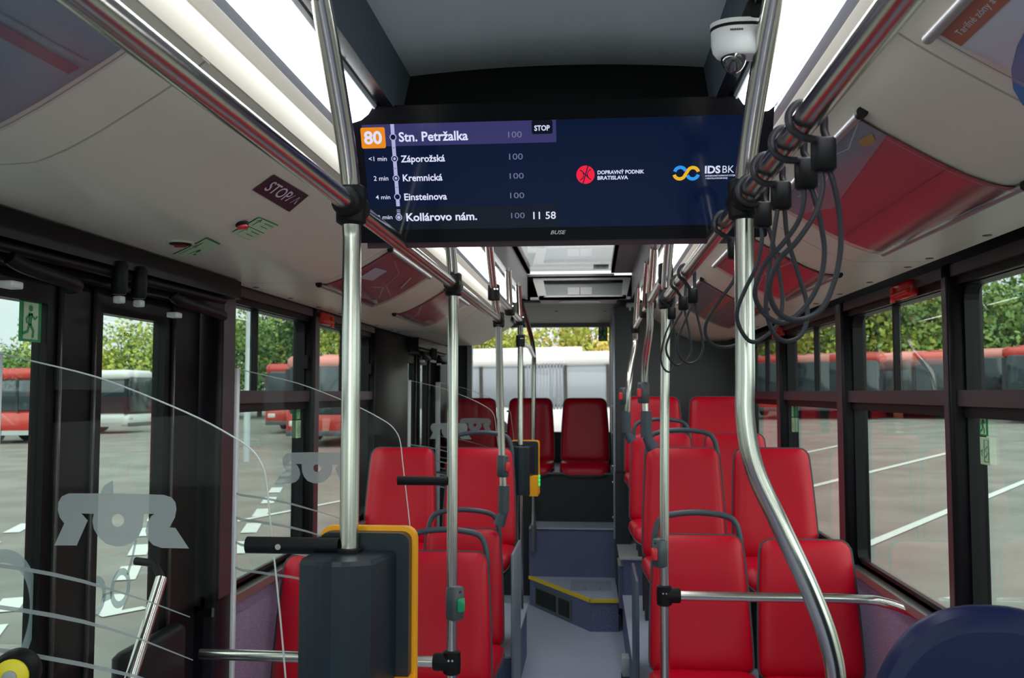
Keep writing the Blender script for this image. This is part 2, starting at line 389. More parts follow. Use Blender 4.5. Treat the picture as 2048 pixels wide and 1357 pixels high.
# rear bulkhead: white moulded frame with a slot, grey valance, oval grip
wf = MB(); fn = lambda a, b, h: V(a, h, b)
WF = mat('moulded_white', (.62, .63, .62), .4)
for q in ([(-.40, 2.44), (.26, 2.44), (.26, 2.415), (-.40, 2.415)], [(-.36, 2.31), (.23, 2.31), (.23, 2.285), (-.36, 2.285)], [(-.40, 2.415), (-.33, 2.415), (-.31, 2.31), (-.36, 2.285)], [(.26, 2.415), (.21, 2.415), (.20, 2.31), (.23, 2.285)]):
    wf.prism(q, fn, 6.10, 6.13)
wf.build('rear_moulded_frame', WF, cl)
MB().box((-.34, 6.125, 2.30), (.22, 6.135, 2.395)).build('frame_inset', mat('inset_grey', (.27, .30, .31), .5), cl)
MB().box((-.34, 6.115, 2.395), (.22, 6.14, 2.42)).build('frame_slot', BLACKG, cl)
MB().box((-.165, 6.118, 2.318), (-.085, 6.124, 2.368)).box((-.078, 6.118, 2.318), (0, 6.124, 2.368)).build('frame_notice', mat('notice_pinkgrey', (.55, .52, .56), .5), cl)
MB().add([V(-.36, 6.13, 2.285), V(.17, 6.13, 2.285), V(.17, 6.42, 2.285), V(-.36, 6.42, 2.285)], [(0, 1, 2, 3)]).box((-.42, 6.10, 2.285), (.26, 6.16, 2.30)).build('rear_valance', GREYP, cl)
g = MB(); g.add([V(-.085 + .14 * math.cos(t * PI / 12), 6.27 + .05 * math.sin(t * PI / 12), 2.278) for t in range(24)], [tuple(range(24))]); g.tube([V(-.085 + .14 * math.cos(t * PI / 12), 6.27 + .05 * math.sin(t * PI / 12), 2.28) for t in range(24)], .006, 6, close=True); g.build('oval_grip', mat('oval_white', (.6, .6, .6), .4), cl)
MB().box((-1.3, 6.42, 2.295), (.20, 8.5, 2.31)).build('rear_dark_panel', TOWER, cl)
rs_ = MB()
for x in (-.28, .10): rs_.lathe([(.012, 0), (.012, .004)], (x, 7.1, 2.293), axis=(0, 0, -1), n=10)
rs_.build('panel_screw', GREYP, cl)
# roof hatch with clear glass
w = struct('window_1', 'clear roof hatch showing white sky')
MB().box((-.42, 4.62, 2.475), (.13, 6.09, 2.478)).build('pane', GLASSR, w)
MB().box((-.44, 4.60, 2.46), (-.42, 6.1, 2.52)).box((.13, 4.60, 2.46), (.15, 6.1, 2.52)).box((-.44, 4.58, 2.46), (.15, 4.62, 2.52)).box((-.44, 6.08, 2.440), (.15, 6.10, 2.455)).build('hatch_frame', mat('hatch_frame_grey', (.25, .22, .22), .5), w)

# ---- strip lights
for sx, nm in ((-1, 'left'), (1, 'right')):
    for a, b, which in ((Y0, 1.70, 'front'), (1.705, 6.05, 'rear')):
        X = lambda d: CXM + sx * d
        lab = 'white glowing ceiling light strip above the %s handrail, %s section %s the screen' % (nm, which, 'in front of' if which == 'front' else 'running past')
        lt = thing('ceiling_light', lab, 'ceiling light', (0, 0, 0), group='light strips along the ceiling')
        MB().add([V(X(d_), q_, z_) for q_ in (a, b) for d_, z_ in ((.400, 2.290), (.412, 2.274), (.430, 2.262), (.450, 2.257), (.467, 2.259), (.479, 2.268))], [(k_, k_ + 1, k_ + 7, k_ + 6) for k_ in range(5)], True).build('diffuser', LIGHTM, lt)
        MB().box((min(X(.392), X(.485)), a, 2.296), (max(X(.392), X(.485)), b, 2.32)).box((min(X(.40), X(.48)), b - .003, 2.279), (max(X(.40), X(.48)), b, 2.296)).build('housing', GREYP, lt)
        at0(lt, (X(.44), (a + b) / 2, 2.30))

# ---- overhead coves (removable curved panels)
PROF = [(.552, 2.205), (.58, 2.184), (.629, 2.152), (.68, 2.121), (.736, 2.088), (.79, 2.060), (.825, 2.046), (.848, 2.038), (.90, 2.0355)]
def prof(sx):
    end = 1.175 if sx < 0 else 1.085
    return [(CXM + sx * d, z) for d, z in PROF] + [(CXM + sx * 1.02, 2.035), (CXM + sx * end, 2.036)]
def cove_len(P):
    L = [0]
    for a, b in zip(P, P[1:]): L.append(L[-1] + math.hypot(b[0] - a[0], b[1] - a[1]))
    return L
PP = {-1: prof(-1), 1: prof(1)}; PL = {k: cove_len(v) for k, v in PP.items()}
def cove(sx, s, y, h=0.0):
    """point on the cove at arc length s from the ridge, lifted h into the saloon"""
    P, L = PP[sx], PL[sx]; i = 0
    while i < len(L) - 2 and s > L[i + 1]: i += 1
    t = (s - L[i]) / (L[i + 1] - L[i]); a, b = P[i], P[i + 1]
    dx, dz = b[0] - a[0], b[1] - a[1]; n = math.hypot(dx, dz)
    nx, nz_ = (-dz / n, dx / n)
    if nz_ > 0: nx, nz_ = -nx, -nz_
    return V(a[0] + dx * t + nx * h, y, a[1] + dz * t + nz_ * h)
def cove_hit(sx, u, v):
    d = ray(u, v); P, L = PP[sx], PL[sx]; best = None
    for i in range(len(P) - 1):
        a, b = P[i], P[i + 1]; ex, ez = b[0] - a[0], b[1] - a[1]
        # E + t d = a + q e in the XZ plane
        det = d.x * (-ez) - d.z * (-ex)
        rx, rz = a[0] - 0, a[1] - EYE
        t = (rx * (-ez) - rz * (-ex)) / det; q = (d.x * rz - d.z * rx) / det
        if t > 0 and -1e-6 <= q <= 1.000001: best = (L[i] + q * (L[i + 1] - L[i]), t * d.y)
    if best is None: raise ValueError('cove_hit %s %s' % (u, v))
    return best
def cove_panel(sx, ya, yb, label, seam_w=.007):
    P = PP[sx]; n = len(P); o = thing('overhead_panel', label, 'ceiling panel', group='curved beige panels over the windows')
    vs = []
    for y in (ya + seam_w / 2, yb - seam_w / 2):
        vs += [V(x, y, z) for x, z in P] + [V(x, y, z + .018) for x, z in P]
    fs = []; sm = []
    for i in range(n - 1):
        fs += [(i, i + 1, 2 * n + i + 1, 2 * n + i), (n + i, 3 * n + i, 3 * n + i + 1, n + i + 1), (i, n + i, n + i + 1, i + 1), (2 * n + i, 2 * n + i + 1, 3 * n + i + 1, 3 * n + i)]
        sm += [True, True, False, False]
    fs += [(0, 2 * n, 3 * n, n), (n - 1, 2 * n - 1, 4 * n - 1, 3 * n - 1)]; sm += [False, False]
    mm = MB(); mm.v = vs; mm.f = [list(f) for f in fs]; mm.sm = sm
    mm.build('panel_skin', BEIGE, o)
    e = PL[sx][-1] - .035; yy = ya + .12
    while yy < yb - .05:
        c = cove(sx, e, yy); k = MB(); k.lathe([(.011, 0), (.011, .002), (.006, .003)], c, axis=(0, 0, -1), n=10); yy += .38
        k.build('latch', mat('latch_grey', (.10, .095, .085), .4), o)
    at0(o, cove(sx, .3, (ya + yb) / 2)); return o
for sx, lst in ((-1, [(Y0, 1.42, 'nearest on the left, above the nearest left-hand poster'), (1.42, 3.06, 'over the nearer door, carrying the STOP sticker'), (3.06, 4.16, 'on the left behind the screen, with the first red poster'), (4.16, 5.5, 'on the left, with the small second red poster'), (5.5, 7.3, 'on the left over the rear door, last before the rear window')]),
                (1, [(Y0, 1.40, 'nearest on the right, under the orange-headed tariff poster'), (1.40, 2.72, 'on the right with the large pink poster behind the hanging straps'), (2.72, 4.1, 'on the right with the second pink poster'), (4.1, 5.5, 'on the right, partly behind the bent pole'), (5.5, 6.85, 'on the right against the dark rear tower')])):
    for a, b, t in lst: cove_panel(sx, a, b, 'beige curved overhead panel ' + t)
cb = MB()
for sx in (-1, 1):      # backing behind the coves so that nothing shines through the seams
    P = PP[sx]; end = 7.3 if sx < 0 else 6.85
    cb.add([V(x, y, z + .022) for x, z in P for y in (Y0, end)], [(2 * i, 2 * i + 2, 2 * i + 3, 2 * i + 1) for i in range(len(P) - 1)])
cb.add([V(x, 7.3, z) for x, z in PP[-1]] + [V(PP[-1][-1][0], 7.3, 2.3), V(PP[-1][0][0], 7.3, 2.3)], [tuple(range(len(PP[-1]) + 2))])
tag(cb.build('trim_1', mat('seam_dark', (.10, .085, .07), .7)), 'dark backing seen in the panel seams', kind='structure')

# ---- side walls
def yat(u, v, X): return hit(u, v, X=X).y
def side(sx, name, XG, wins, solids, doorspan):
    """XG glass plane; wins (y0, y1, split or None)"""
    o = struct(name, 'dark window pillars and speckled lower panel')
    i1 = XG - sx * .05; ex = XG + sx * .05
    bx = lambda m, xa, xb, ya, yb, za, zb: m.box((min(xa, xb), ya, za), (max(xa, xb), yb, zb))
    low = MB(); seg = []; y = Y0
    for a, b in doorspan + [(Y1, Y1)]: seg.append((y, a)); y = b
    for a, b in seg: bx(low, XG - sx * .01, XG + sx * .04, a, b, -.15, .93)
    low.build('lower_panel', PURPLE, o)
    outer = MB()
    for a, b in seg: bx(outer, XG + sx * .04, XG + sx * .06, a, b, -.35, .93)
    outer.build('outer_skin', mat('bus_skin_red', (.55, .02, .02), .35), o)
    hd = MB(); bx(hd, XG - sx * .03, ex, Y0, Y1, 1.975, 2.06); bx(hd, XG + sx * .02, ex, Y0, Y1, 2.06, 2.54); hd.build('header', FRAME, o)
    hr = MB()
    for a, b in seg: bx(hr, XG - sx * .045, XG - sx * .03, a, b, 2.0, 2.035)
    hr.build('header_rail', FRAME2, o)
    sl = MB()
    for a, b in seg:
        if b - a > .5: bx(sl, XG - sx * .045, XG - sx * .01, a, b, .895, .925)
    sl.build('sill_rail', mat('sill_alu', (.42, .42, .40), .35, .8), o)
    sk = MB()
    for a, b in seg: bx(sk, XG - sx * .012, XG, a, b, .925, .96)
    sk.build('sill_gasket', FRAME, o)
    edges = sorted([(b1, a2) for (_, b1, _), (a2, _, _) in zip(wins, wins[1:])])
    for a, b in edges + solids:
        isdoor = any(a - 1e-3 <= d0 and b + 1e-3 >= d1 for d0, d1 in doorspan)
        if isdoor: continue
        p = MB(); p.rbox((min(i1, ex), a, .9 if (a, b) in edges else 0), (max(i1, ex), b, 2.04), .012, 2); p.build('pillar', FRAME, o)
        if b - a < .3:
            bar = MB(); bx(bar, i1 - sx * .004, i1, a + .02, b - .02, .95, 2.0); bar.build('pillar_lit_face', FRAME2, o)  # lighter strip stands for window light on the pillar's inward face
    return o
LW = [(Y0 + .05, -.9, None), (-.8, .30, -.25), (.40, 1.60, 1.0), (3.14, 4.015, 3.42), (4.115, 5.2, 4.66)]
RW = [(Y0 + .05, -.9, None), (-.8, .42, -.2), (.52, 1.62, 1.07), (1.72, 2.80, None), (2.872, 3.963, 3.43), (4.083, 5.262, 4.62), (5.382, 6.5, 5.9)]
D1 = (1.63, 2.98); D2 = (6.15, 7.46)
side(-1, 'wall_left', XL, LW, [(1.60, 1.63), (2.98, 3.12), (5.2, 6.15), (7.46, Y1)], [D1, D2])
side(1, 'wall_right', XR, RW, [(6.5, Y1)], [])
wn = 2
def window(sx, XG, a, b, split, nm):
    global wn
    o = struct('window_%d' % wn, nm); wn += 1
    bx = lambda m, xa, xb, ya, yb, za, zb: m.box((min(xa, xb), ya, za), (max(xa, xb), yb, zb))
    fr = MB()
    loop = rrect(a, .93, b, 1.985, .05, 4); inn = rrect(a + .012, .945, b - .012, 1.972, .045, 4)
    n = len(loop)
    for h0 in (XG - sx * .012,):
        fr.add([V(h0, p[0], p[1]) for p in loop] + [V(h0, p[0], p[1]) for p in inn] + [V(XG + sx * .03, p[0], p[1]) for p in inn], [(k, (k + 1) % n, n + (k + 1) % n, n + k) for k in range(n)] + [(n + k, n + (k + 1) % n, 2 * n + (k + 1) % n, 2 * n + k) for k in range(n)])
    fr.build('window_frame', FRAME, o)
    m = MB(); bx(m, XG - sx * .035, XG + sx * .01, a, b, 1.610, 1.658); m.build('transom', FRAME2, o)
    m = MB(); bx(m, XG - sx * .022, XG + sx * .01, a, b, 1.577, 1.610); m.build('transom_gasket', FRAME, o)
    m = MB(); bx(m, XG + sx * .006, XG + sx * .010, a, b, .93, 1.60); m.build('pane', GLASS, o)
    if split is None:
        m = MB(); bx(m, XG + sx * .006, XG + sx * .010, a, b, 1.64, 1.98); m.build('pane', GLASS, o)
    else:
        m = MB(); bx(m, XG - sx * .002, XG + sx * .002, a, split + .01, 1.655, 1.98); m.build('sliding_pane', GLASS, o)
        m = MB(); bx(m, XG + sx * .008, XG + sx * .012, split - .01, b, 1.655, 1.98); m.build('pane', GLASS, o)
        m = MB(); bx(m, XG - sx * .012, XG + sx * .014, split - .009, split + .009, 1.655, 1.975); m.build('window_divider', FRAME, o)
        m = MB(); bx(m, XG - sx * .03, XG - sx * .004, (a if sx > 0 else b - .03) , (a + .03 if sx > 0 else b), 1.76, 1.82); m.build('window_catch', BLACKP, o)
for i, (a, b, s) in enumerate(LW): window(-1, XL, a, b, s, 'left window')
for i, (a, b, s) in enumerate(RW): window(1, XR, a, b, s, 'right window')
# ---- rear wall and rear window
rw = struct('wall_rear', 'dark rear wall around the rear window')
MB().box((-1.38, 8.5, 0), (1.2, 8.6, 1.28)).box((-1.38, 8.5, 1.28), (-1.16, 8.6, 2.54)).box((.18, 8.5, 1.28), (1.2, 8.6, 2.54)).box((-1.16, 8.5, 2.295), (.18, 8.6, 2.54)).build('rear_panel', TOWER, rw)
MB().box((.165, 6.85, 0), (1.12, 8.5, 2.52)).build('engine_tower', TOWER, rw)
MB().rbox((.152, 6.83, .56), (.172, 6.86, 2.29), .006).rbox((.158, 8.44, 1.28), (.18, 8.5, 2.29), .006).build('tower_trim', ALU, rw)
MB().rbox((-1.18, 8.42, 1.28), (-1.13, 8.5, 2.29), .01).build('window_strut', mat('strut_white', (.70, .72, .72), .35), rw)
MB().box((-1.3, 8.40, 2.262), (.16, 8.46, 2.30)).build('rear_cornice', GREYP, rw)
k = MB(); 
for z in (.72, .98, 1.10, 1.35, 1.55): k.lathe([(.010, 0), (.010, .006), (.005, .009)], (.150, 6.845, z), axis=(-1, 0, 0), n=8)
k.build('tower_bolt', CHROME, rw)
w = struct('window_%d' % wn, 'rear window'); wn += 1
MB().box((-1.16, 8.535, 1.28), (.18, 8.54, 2.295)).build('pane', GLASSR, w)
# front wall behind the camera with windscreen opening
fwl = struct('wall_front', 'front end of the saloon')
MB().box((-1.38, Y0 - .08, -.1), (1.2, Y0, .9)).box((-1.38, Y0 - .08, 2.2), (1.2, Y0, 2.54)).box((-1.38, Y0 - .08, .9), (-1.25, Y0, 2.2)).box((1.05, Y0 - .08, .9), (1.2, Y0, 2.2)).build('front_panel', TOWER, fwl)
w = struct('window_%d' % wn, 'windscreen'); wn += 1
MB().box((-1.25, Y0 - .045, .9), (1.05, Y0 - .04, 2.2)).build('pane', GLASS, w)

# ================================================================== DOORS
def door(n, y0, y1, lab, detail):
    d = struct('door_%d' % n, lab); mid = (y0 + y1) / 2
    DK = mat('door_frame_black', (.003, .003, .004), .4, spec=.18)
    XD = -1.34
    for a, b in ((y0 + .03, mid - .01), (mid + .01, y1 - .03)):
        ga, gb = (a + .075, b - .16) if a < mid - .1 else (a + .07, b - .26)
        if detail:
            ga, gb = ((1.72, 2.09) if a < 2 else (2.342, 2.702))
        m = MB(); m.box((XD - .03, a, .03), (XD + .01, ga, 1.97)).box((XD - .03, gb, .03), (XD + .01, b, 1.97)).box((XD - .03, ga, 1.868), (XD + .01, gb, 1.97)).box((XD - .03, ga, .03), (XD + .01, gb, .22)); m.build('door_leaf', DK, d)
        m = MB(); m.rbox((XD + .01, ga - .055, .10), (XD + .022, ga - .045, 1.93), .004).rbox((XD + .01, gb + .04, .10), (XD + .022, gb + .052, 1.93), .004); m.build('leaf_seal', mat('seal_sheen', (.035, .03, .028), .22), d)
        MB().box((XD - .012, ga, .22), (XD - .007, gb, 1.868)).build('pane', GLASS, d)
    m = MB(); m.box((XD - .03, mid - .012, .03), (XD + .02, mid + .012, 1.97)); m.build('centre_seal', BLACKP, d)
    m = MB(); m.box((-1.37, y0, 1.97), (-1.20, y1, 2.03)).box((-1.30, y0, 1.93), (-1.26, y1, 1.97)); m.build('header_box', DK, d)
    # drive mechanism
    m = MB(); m.tube([V(-1.22, y0 + .05, 1.955), V(-1.22, y1 - .1, 1.955)], .012, 10); m.build('drive_shaft', BLACKP, d)
    for yy in (mid - .12, mid - .02):
        m = MB(); m.lathe([(.016, 0), (.020, .01), (.020, .075), (.015, .085)], (-1.20, yy, 1.90), n=12); m.build('drive_cylinder', BLACKP, d)
        m = MB(); m.rbox((-1.212, yy - .012, 1.878), (-1.188, yy + .012, 1.896), .005); m.build('cylinder_cap', mat('cap_white', (.6, .62, .62), .4), d)
    for ya, yb in ((y0 + .12, y0 + .40), (y1 - .50, y1 - .12)):
        m = MB(); m.tube(smooth_path([V(-1.20, ya, 1.93), V(-1.19, ya + .04, 1.915), V(-1.19, yb - .06, 1.90), V(-1.24, yb, 1.90)]), .016, 10); m.build('drive_arm', BLACKP, d)
        m = MB(); m.rbox((-1.21, ya - .02, 1.865), (-1.18, ya + .02, 1.88), .004); m.build('arm_bracket', mat('cap_white', (.6, .62, .62), .4), d)
    # grab rail on the inner leaf
    m = MB(); ya = y0 + (.90 if detail else .85); m.tube([V(-1.24, ya, 1.115), V(-1.22, ya - .21, .88), V(-1.22, ya - .42, .65)], .017, 12); m.build('grab_rail', STEEL, d)
    m = MB(); m.tube([V(-1.33, ya + .02, 1.16), V(-1.27, ya + .015, 1.155), V(-1.24, ya, 1.115)], .012, 8); m.build('rail_bracket', BLACKP, d)
    m = MB(); m.rbox((-1.33, ya - .12, .60), (-1.27, ya + .25, .93), .05); m.build('door_motor_cover', BLACKP, d)
    m = MB(); m.box((XD - .02, y0, 0), (-1.29, y1, .03)); m.build('door_sill', ALU, d)
    return d
d1 = door(1, *D1, 'nearer two-leaf black glazed door', True)
d2 = door(2, *D2, 'rear two-leaf black glazed door', False)
# decals on the nearer door's glass
fnd = lambda a, b, h: V(-1.345 + h, a, b)          # (y, z) on the glass
m = MB()
def dz(u, v): p = hit(u, v, X=-1.345); return (p.y, p.z)
r1 = dz(190, 1195); r2 = dz(241, 1177)
ring2(m, *r1, .036, .056, fnd); ring2(m, *r2, .036, .056, fnd)
strip2(m, [dz(206, 1198), dz(224, 1190)], .022, fnd)
strip2(m, [dz(255, 1150), dz(265, 1115), dz(272, 1080)], .014, fnd)
flat(m, [dz(198, 992), dz(208, 972), dz(226, 961), dz(227, 990)], fnd)
m.build('pram_decal', FROSTD, d1)
m = MB(); ring2(m, *dz(-12, 1245), .13, .16, fnd, -90, 100); m.build('ring_decal', FROSTD, d1)
m = MB(); a = dz(246, 672); b = dz(263, 660); text(m, 'sor', lambda x, y, h: V(-1.343, x, y), a[0], b[0], a[1], .014, .01); m.build('maker_mark', BLACKP, d1)

# ================================================================== SCREEN
disp_c = V(-.0858, 2.005, 2.1425); tu = V(1, 0, 0); tv_ = V(0, -.09, .223).normalized(); tn = tu.cross(tv_) * 1.0   # towards the viewer (-Y, down)
if tn.y > 0: tn = -tn
DW, DH = .4285, .1203
def scr(a, b, h): return disp_c + tu * a + tv_ * b + tn * h
def sp(u, v):
    d = ray(u, v); t = (disp_c - E0).dot(tn) / d.dot(tn); p = E0 + d * t - disp_c
    return p.dot(tu), p.dot(tv_)
tvo = thing('display_screen', 'wide black passenger information screen showing line 80 and its stops, under the ceiling', 'screen')
m = MB(); m.prism(rrect(-.458, -.151, .480, .158, .006, 3), scr, -.012, .004); m.prism(rrect(-.40, -.13, .42, .12, .01, 3), scr, -.05, -.012); hs_ = m.build('screen_case', BLACKG, tvo)
MB().prism([(-.44, -.165), (.455, -.165), (.455, -.1515), (-.44, -.1515)], scr, -.02, .001).build('case_underside', mat('case_brown', (.05, .022, .028), .3), tvo)
MB().prism([(-.459, .158), (.481, .158), (.481, .160), (-.459, .160)], scr, -.010, .002).build('case_top_edge', BLACKG, tvo)
def em(name, c, st=.54):      # the picture's own light, at the picture's exposure
    return mat(name, tuple(x * .02 for x in c), .10, spec=.22, emit=c, estr=st)
SCB = em('screen_navy', (.0030, .0085, .031))
MB().prism([(-DW, -DH), (DW, -DH), (DW, DH), (-DW, DH)], scr, .004, .0045).build('screen_picture', SCB, tvo)
x0 = -DW; xm = sp(1113, 290)[0]
rowb = sp(750, 293)[1]
m = MB(); flat(m, [(x0, rowb), (xm, rowb), (xm, DH), (x0, DH)], scr, .0050); m.build('row_highlight', em('screen_purple', (.040, .038, .135)), tvo)
m = MB(); q = sp(1063, 410)[1]; xs1 = sp(1062, 430)[0]; flat(m, [(x0, -DH), (xs1 - .001, -DH), (xs1 - .001, q), (x0, q)], scr, .0050); flat(m, [(xs1 + .001, -DH), (xm, -DH), (xm, q), (xs1 + .001, q)], scr, .0050); m.build('row_footer', em('screen_dark', (.006, .010, .018)), tvo)
a = sp(725, 297); b = sp(770, 254)
m = MB(); flat(m, rrect(a[0], a[1], b[0], b[1], .004), scr, .0055); m.build('line_badge', em('screen_orange', (.80, .25, .012)), tvo)
WT = em('screen_white', (.72, .74, .95)); DM = em('screen_dim', (.16, .17, .30))
m = MB()
def word(nm, mt, *a, **k):
    q = MB(); text(q, *a, **k); return q.build(nm, mt, tvo)
a = sp(730, 287)[0]; b = sp(766, 287)[0]; y = sp(748, 287)[1]
word('line_number', WT, '80', scr, a, b, y, sp(748, 263)[1] - y, .03, .0062)
for s, u0, u1, vb, vt, of in (('Stn. Petržalka', 799, 937, 281, 263, .022), ('Záporožská', 803, 891, 323, 310, .02), ('Kremnická', 807, 886, 361, 348, .02), ('Einsteinova', 810, 895, 399, 386, .02), ('Kollárovo nám.', 814, 955, 440, 425, .024)):
    y = sp((u0 + u1) / 2, vb)[1]; word('stop_name', WT, s, scr, sp(u0, vb)[0], sp(u1, vb)[0], y, sp((u0 + u1) / 2, vt)[1] - y, of, .0062)
for s, u0, u1, vb, vt in (('<1 min', 739, 775, 322, 313), ('2 min', 749, 778, 361, 352), ('4 min', 753, 782, 398, 390), ('10 min', 751, 786, 438, 430)):
    y = sp(u0, vb)[1]; word('arrival_time', WT, s, scr, sp(u0, vb)[0], sp(u1, vb)[0], y, sp(u0, vt)[1] - y, .006, .0062)
y = sp(1090, 437)[1]; word('clock_time', WT, '11 58', scr, sp(1067, 437)[0], sp(1112, 437)[0], y, sp(1090, 423)[1] - y, .012, .0062)
for u0, u1, vb, vt in ((1017, 1044, 275, 263), (1019, 1046, 319, 307), (1020, 1048, 357, 346), (1021, 1049, 396, 385), (1023, 1050, 436, 425)):
    y = sp(u0, vb)[1]; word('zone_number', DM, '100', scr, sp(u0, vb)[0], sp(u1, vb)[0], y, sp(u0, vt)[1] - y, 0, .0062)
# line with nodes
m = MB(); a = sp(783, 248); b = sp(786, 274)
xa = a[0]
nodes = [sp(785, 274), sp(790, 317), sp(793, 356), sp(797, 393), sp(800, 434)]
xl = sum(p[0] for p in nodes) / 5
nodes = [(xl, p[1]) for p in nodes]
strip2(m, [(xl, DH), nodes[3][1:] and (xl, nodes[3][1] - .022)], .0085, scr, .0055)
for k in range(3): strip2(m, [(xl - .0042, nodes[4][1] + .017 - k * .004), (xl + .0042, nodes[4][1] + .017 - k * .004)], .0018, scr, .0056)
for p in nodes: flat(m, circ(p[0], p[1], .0078, 20), scr, .0058)
m.build('route_line', em('screen_lilac', (.42, .42, .70)), tvo)
m = MB()
for i, p in enumerate(nodes): flat(m, circ(p[0], p[1], .0058, 18), scr, .0060)
for p, q in zip(nodes[:4], nodes[1:4]):
    c = (p[1] + q[1]) / 2; strip2(m, [(xl - .0026, c + .002), (xl, c - .001), (xl + .0026, c + .002)], .0009, scr, .0060)
m.build('route_nodes', SCB, tvo)
m = MB()
for i in (1, 2, 4): flat(m, circ(nodes[i][0], nodes[i][1], .0032 if i < 4 else .0042, 14), scr, .0064)
m.build('route_node_cores', em('screen_lilac', (.42, .42, .70)), tvo)
a = sp(1064, 268); b = sp(1105, 240)
m = MB(); flat(m, rrect(a[0], a[1], b[0], DH, .004), scr, .0055); m.build('stop_tab', em('screen_tab', (.004, .006, .012)), tvo)
WT2 = em('screen_white2', (.68, .70, .90))
y = sp(1069, 261)[1]; word('stop_word', WT2, 'STOP', scr, sp(1069, 261)[0], sp(1100, 261)[0], y, sp(1069, 251)[1] - y, .03, .0062)
y = sp(1195, 348)[1]; word('operator_name', WT2, 'DOPRAVNÝ PODNIK', scr, sp(1195, 348)[0], sp(1288, 348)[0], y, sp(1195, 341)[1] - y, .03, .0055)
y = sp(1195, 359)[1]; word('operator_name', WT2, 'BRATISLAVA', scr, sp(1195, 359)[0], sp(1256, 359)[0], y, sp(1195, 352)[1] - y, .03, .0055)
y = sp(1409, 346)[1]; word('operator_name', WT2, 'IDS', scr, sp(1409, 346)[0], sp(1440, 346)[0], y, sp(1409, 332)[1] - y, .035, .0055)
word('operator_name', WT2, 'BK', scr, sp(1444, 346)[0], sp(1467, 346)[0], y, sp(1409, 332)[1] - y, 0, .0055)
y = sp(1410, 353)[1]; word('operator_name', WT2, 'INTEGROVANÝ DOPRAVNÝ SYSTÉM', scr, sp(1410, 353)[0], sp(1469, 353)[0], y, .0035, .01, .0055)
y = sp(1410, 358)[1]; word('operator_name', WT2, 'V BRATISLAVSKOM KRAJI', scr, sp(1410, 358)[0], sp(1454, 358)[0], y, .0035, .01, .0055)
c = sp(1171, 349); R_ = .0205
m = MB(); flat(m, circ(c[0], c[1], R_, 32), scr, .0055); m.build('round_emblem', em('screen_red', (.85, .015, .05)), tvo)
m = MB(); strip2(m, [(c[0] - .006, c[1] - .021), (c[0] + .006, c[1] + .021)], .0022, scr, .0058)
strip2(m, arc2(c[0] - .0155, c[1] - .0005, .0115, 75, -75), .002, scr, .0058); strip2(m, arc2(c[0] + .0155, c[1] + .0005, .0115, 105, 255), .002, scr, .0058)
strip2(m, [(c[0] - .006, c[1] + .006), (c[0] + .006, c[1] - .006)], .002, scr, .0059)
m.build('emblem_lines', SCB, tvo)
ca = sp(1359, 346); cb_ = sp(1385, 346); r = .0125
YB = em('screen_blue', (.03, .30, .85)); YY = em('screen_yellow', (.80, .45, .02))
m = MB(); strip2(m, arc2(ca[0] + .001, ca[1] + .0005, r, 165, 20), .0075, scr, .0056); strip2(m, arc2(cb_[0], cb_[1], r, 200, 345), .0075, scr, .0056); m.build('loop_mark_blue', YB, tvo)
m = MB(); strip2(m, arc2(ca[0], ca[1], r, 195, 345), .0075, scr, .0058); strip2(m, arc2(cb_[0], cb_[1], r, 165, 15), .0075, scr, .0058)
for (a, b) in (((ca[0] + .0118, ca[1] - .004), (cb_[0] - .0118, cb_[1] + .004)),): strip2(m, [a, b], .0075, scr, .0058)
m.build('loop_mark_yellow', YY, tvo)
m = MB(); y = sp(1101, 468)[1]; text(m, 'BUSE', scr, sp(1101, 468)[0], sp(1132, 468)[0], y, .0085, .02, .0045, .3); m.build('maker_name', mat('badge_silver', (.55, .55, .55), .4), tvo)
at0(tvo, (disp_c.x, disp_c.y + .03, 2.29))

# ================================================================== PARTITIONS (plexi with frosted lettering)
YP = 1.82
def pz(u, v): p = hit(u, v, Y=YP); return (p.x, p.z)
edge = [(-1.27, 1.735)] + [pz(*q) for q in ((75, 725), (195, 755), (313, 800), (400, 838), (461, 871), (501, 898), (524, 930), (533, 965), (538, 1017), (560, 1230), (575, 1400))] + [(-.600, .80), (-.600, .55), (-1.27, .55)]
logo = [(140, 987), (250, 987), (330, 990), (345, 995), (353, 1005), (355, 1018), (352, 1035), (341, 1055), (353, 1056), (380, 1097), (325, 1096), (308, 1090), (297, 1078), (293, 1062), (297, 1045), (305, 1032), (311, 1028), (290, 1028), (289, 1040), (287, 1055), (280, 1072), (268, 1085), (250, 1092), (235, 1093), (215, 1088), (200, 1075), (190, 1058), (187, 1042), (190, 1028), (165, 1027), (178, 1041), (156, 1091), (111, 1091), (131, 1047), (122, 1035), (118, 1020), (119, 1005), (126, 993)]
logo = [pz(*q) for q in logo]; hole = circ(*pz(238, 1041), .0135, 16)
lines = [([(-60, 1124), (0, 1131), (50, 1138), (110, 1149), (170, 1163), (250, 1187), (300, 1203), (382, 1234)], (8, 8, 8, 8, 7, 4, 3, 2)),
         ([(-60, 1206), (0, 1214), (50, 1221), (110, 1231), (168, 1243), (220, 1257), (275, 1275), (388, 1320)], (9, 9, 9, 9, 8, 6, 4, 2)),
         ([(-60, 1290), (0, 1300), (60, 1309), (165, 1328), (220, 1340), (275, 1353), (330, 1371), (380, 1390)], (9, 9, 9, 9, 8, 6, 4, 2)),
         ([(-60, 1376), (0, 1386), (60, 1395), (165, 1412), (275, 1438), (380, 1475)], (9, 9, 9, 8, 5, 2))]
lmid = (min(p[0] for p in logo) + max(p[0] for p in logo)) / 2
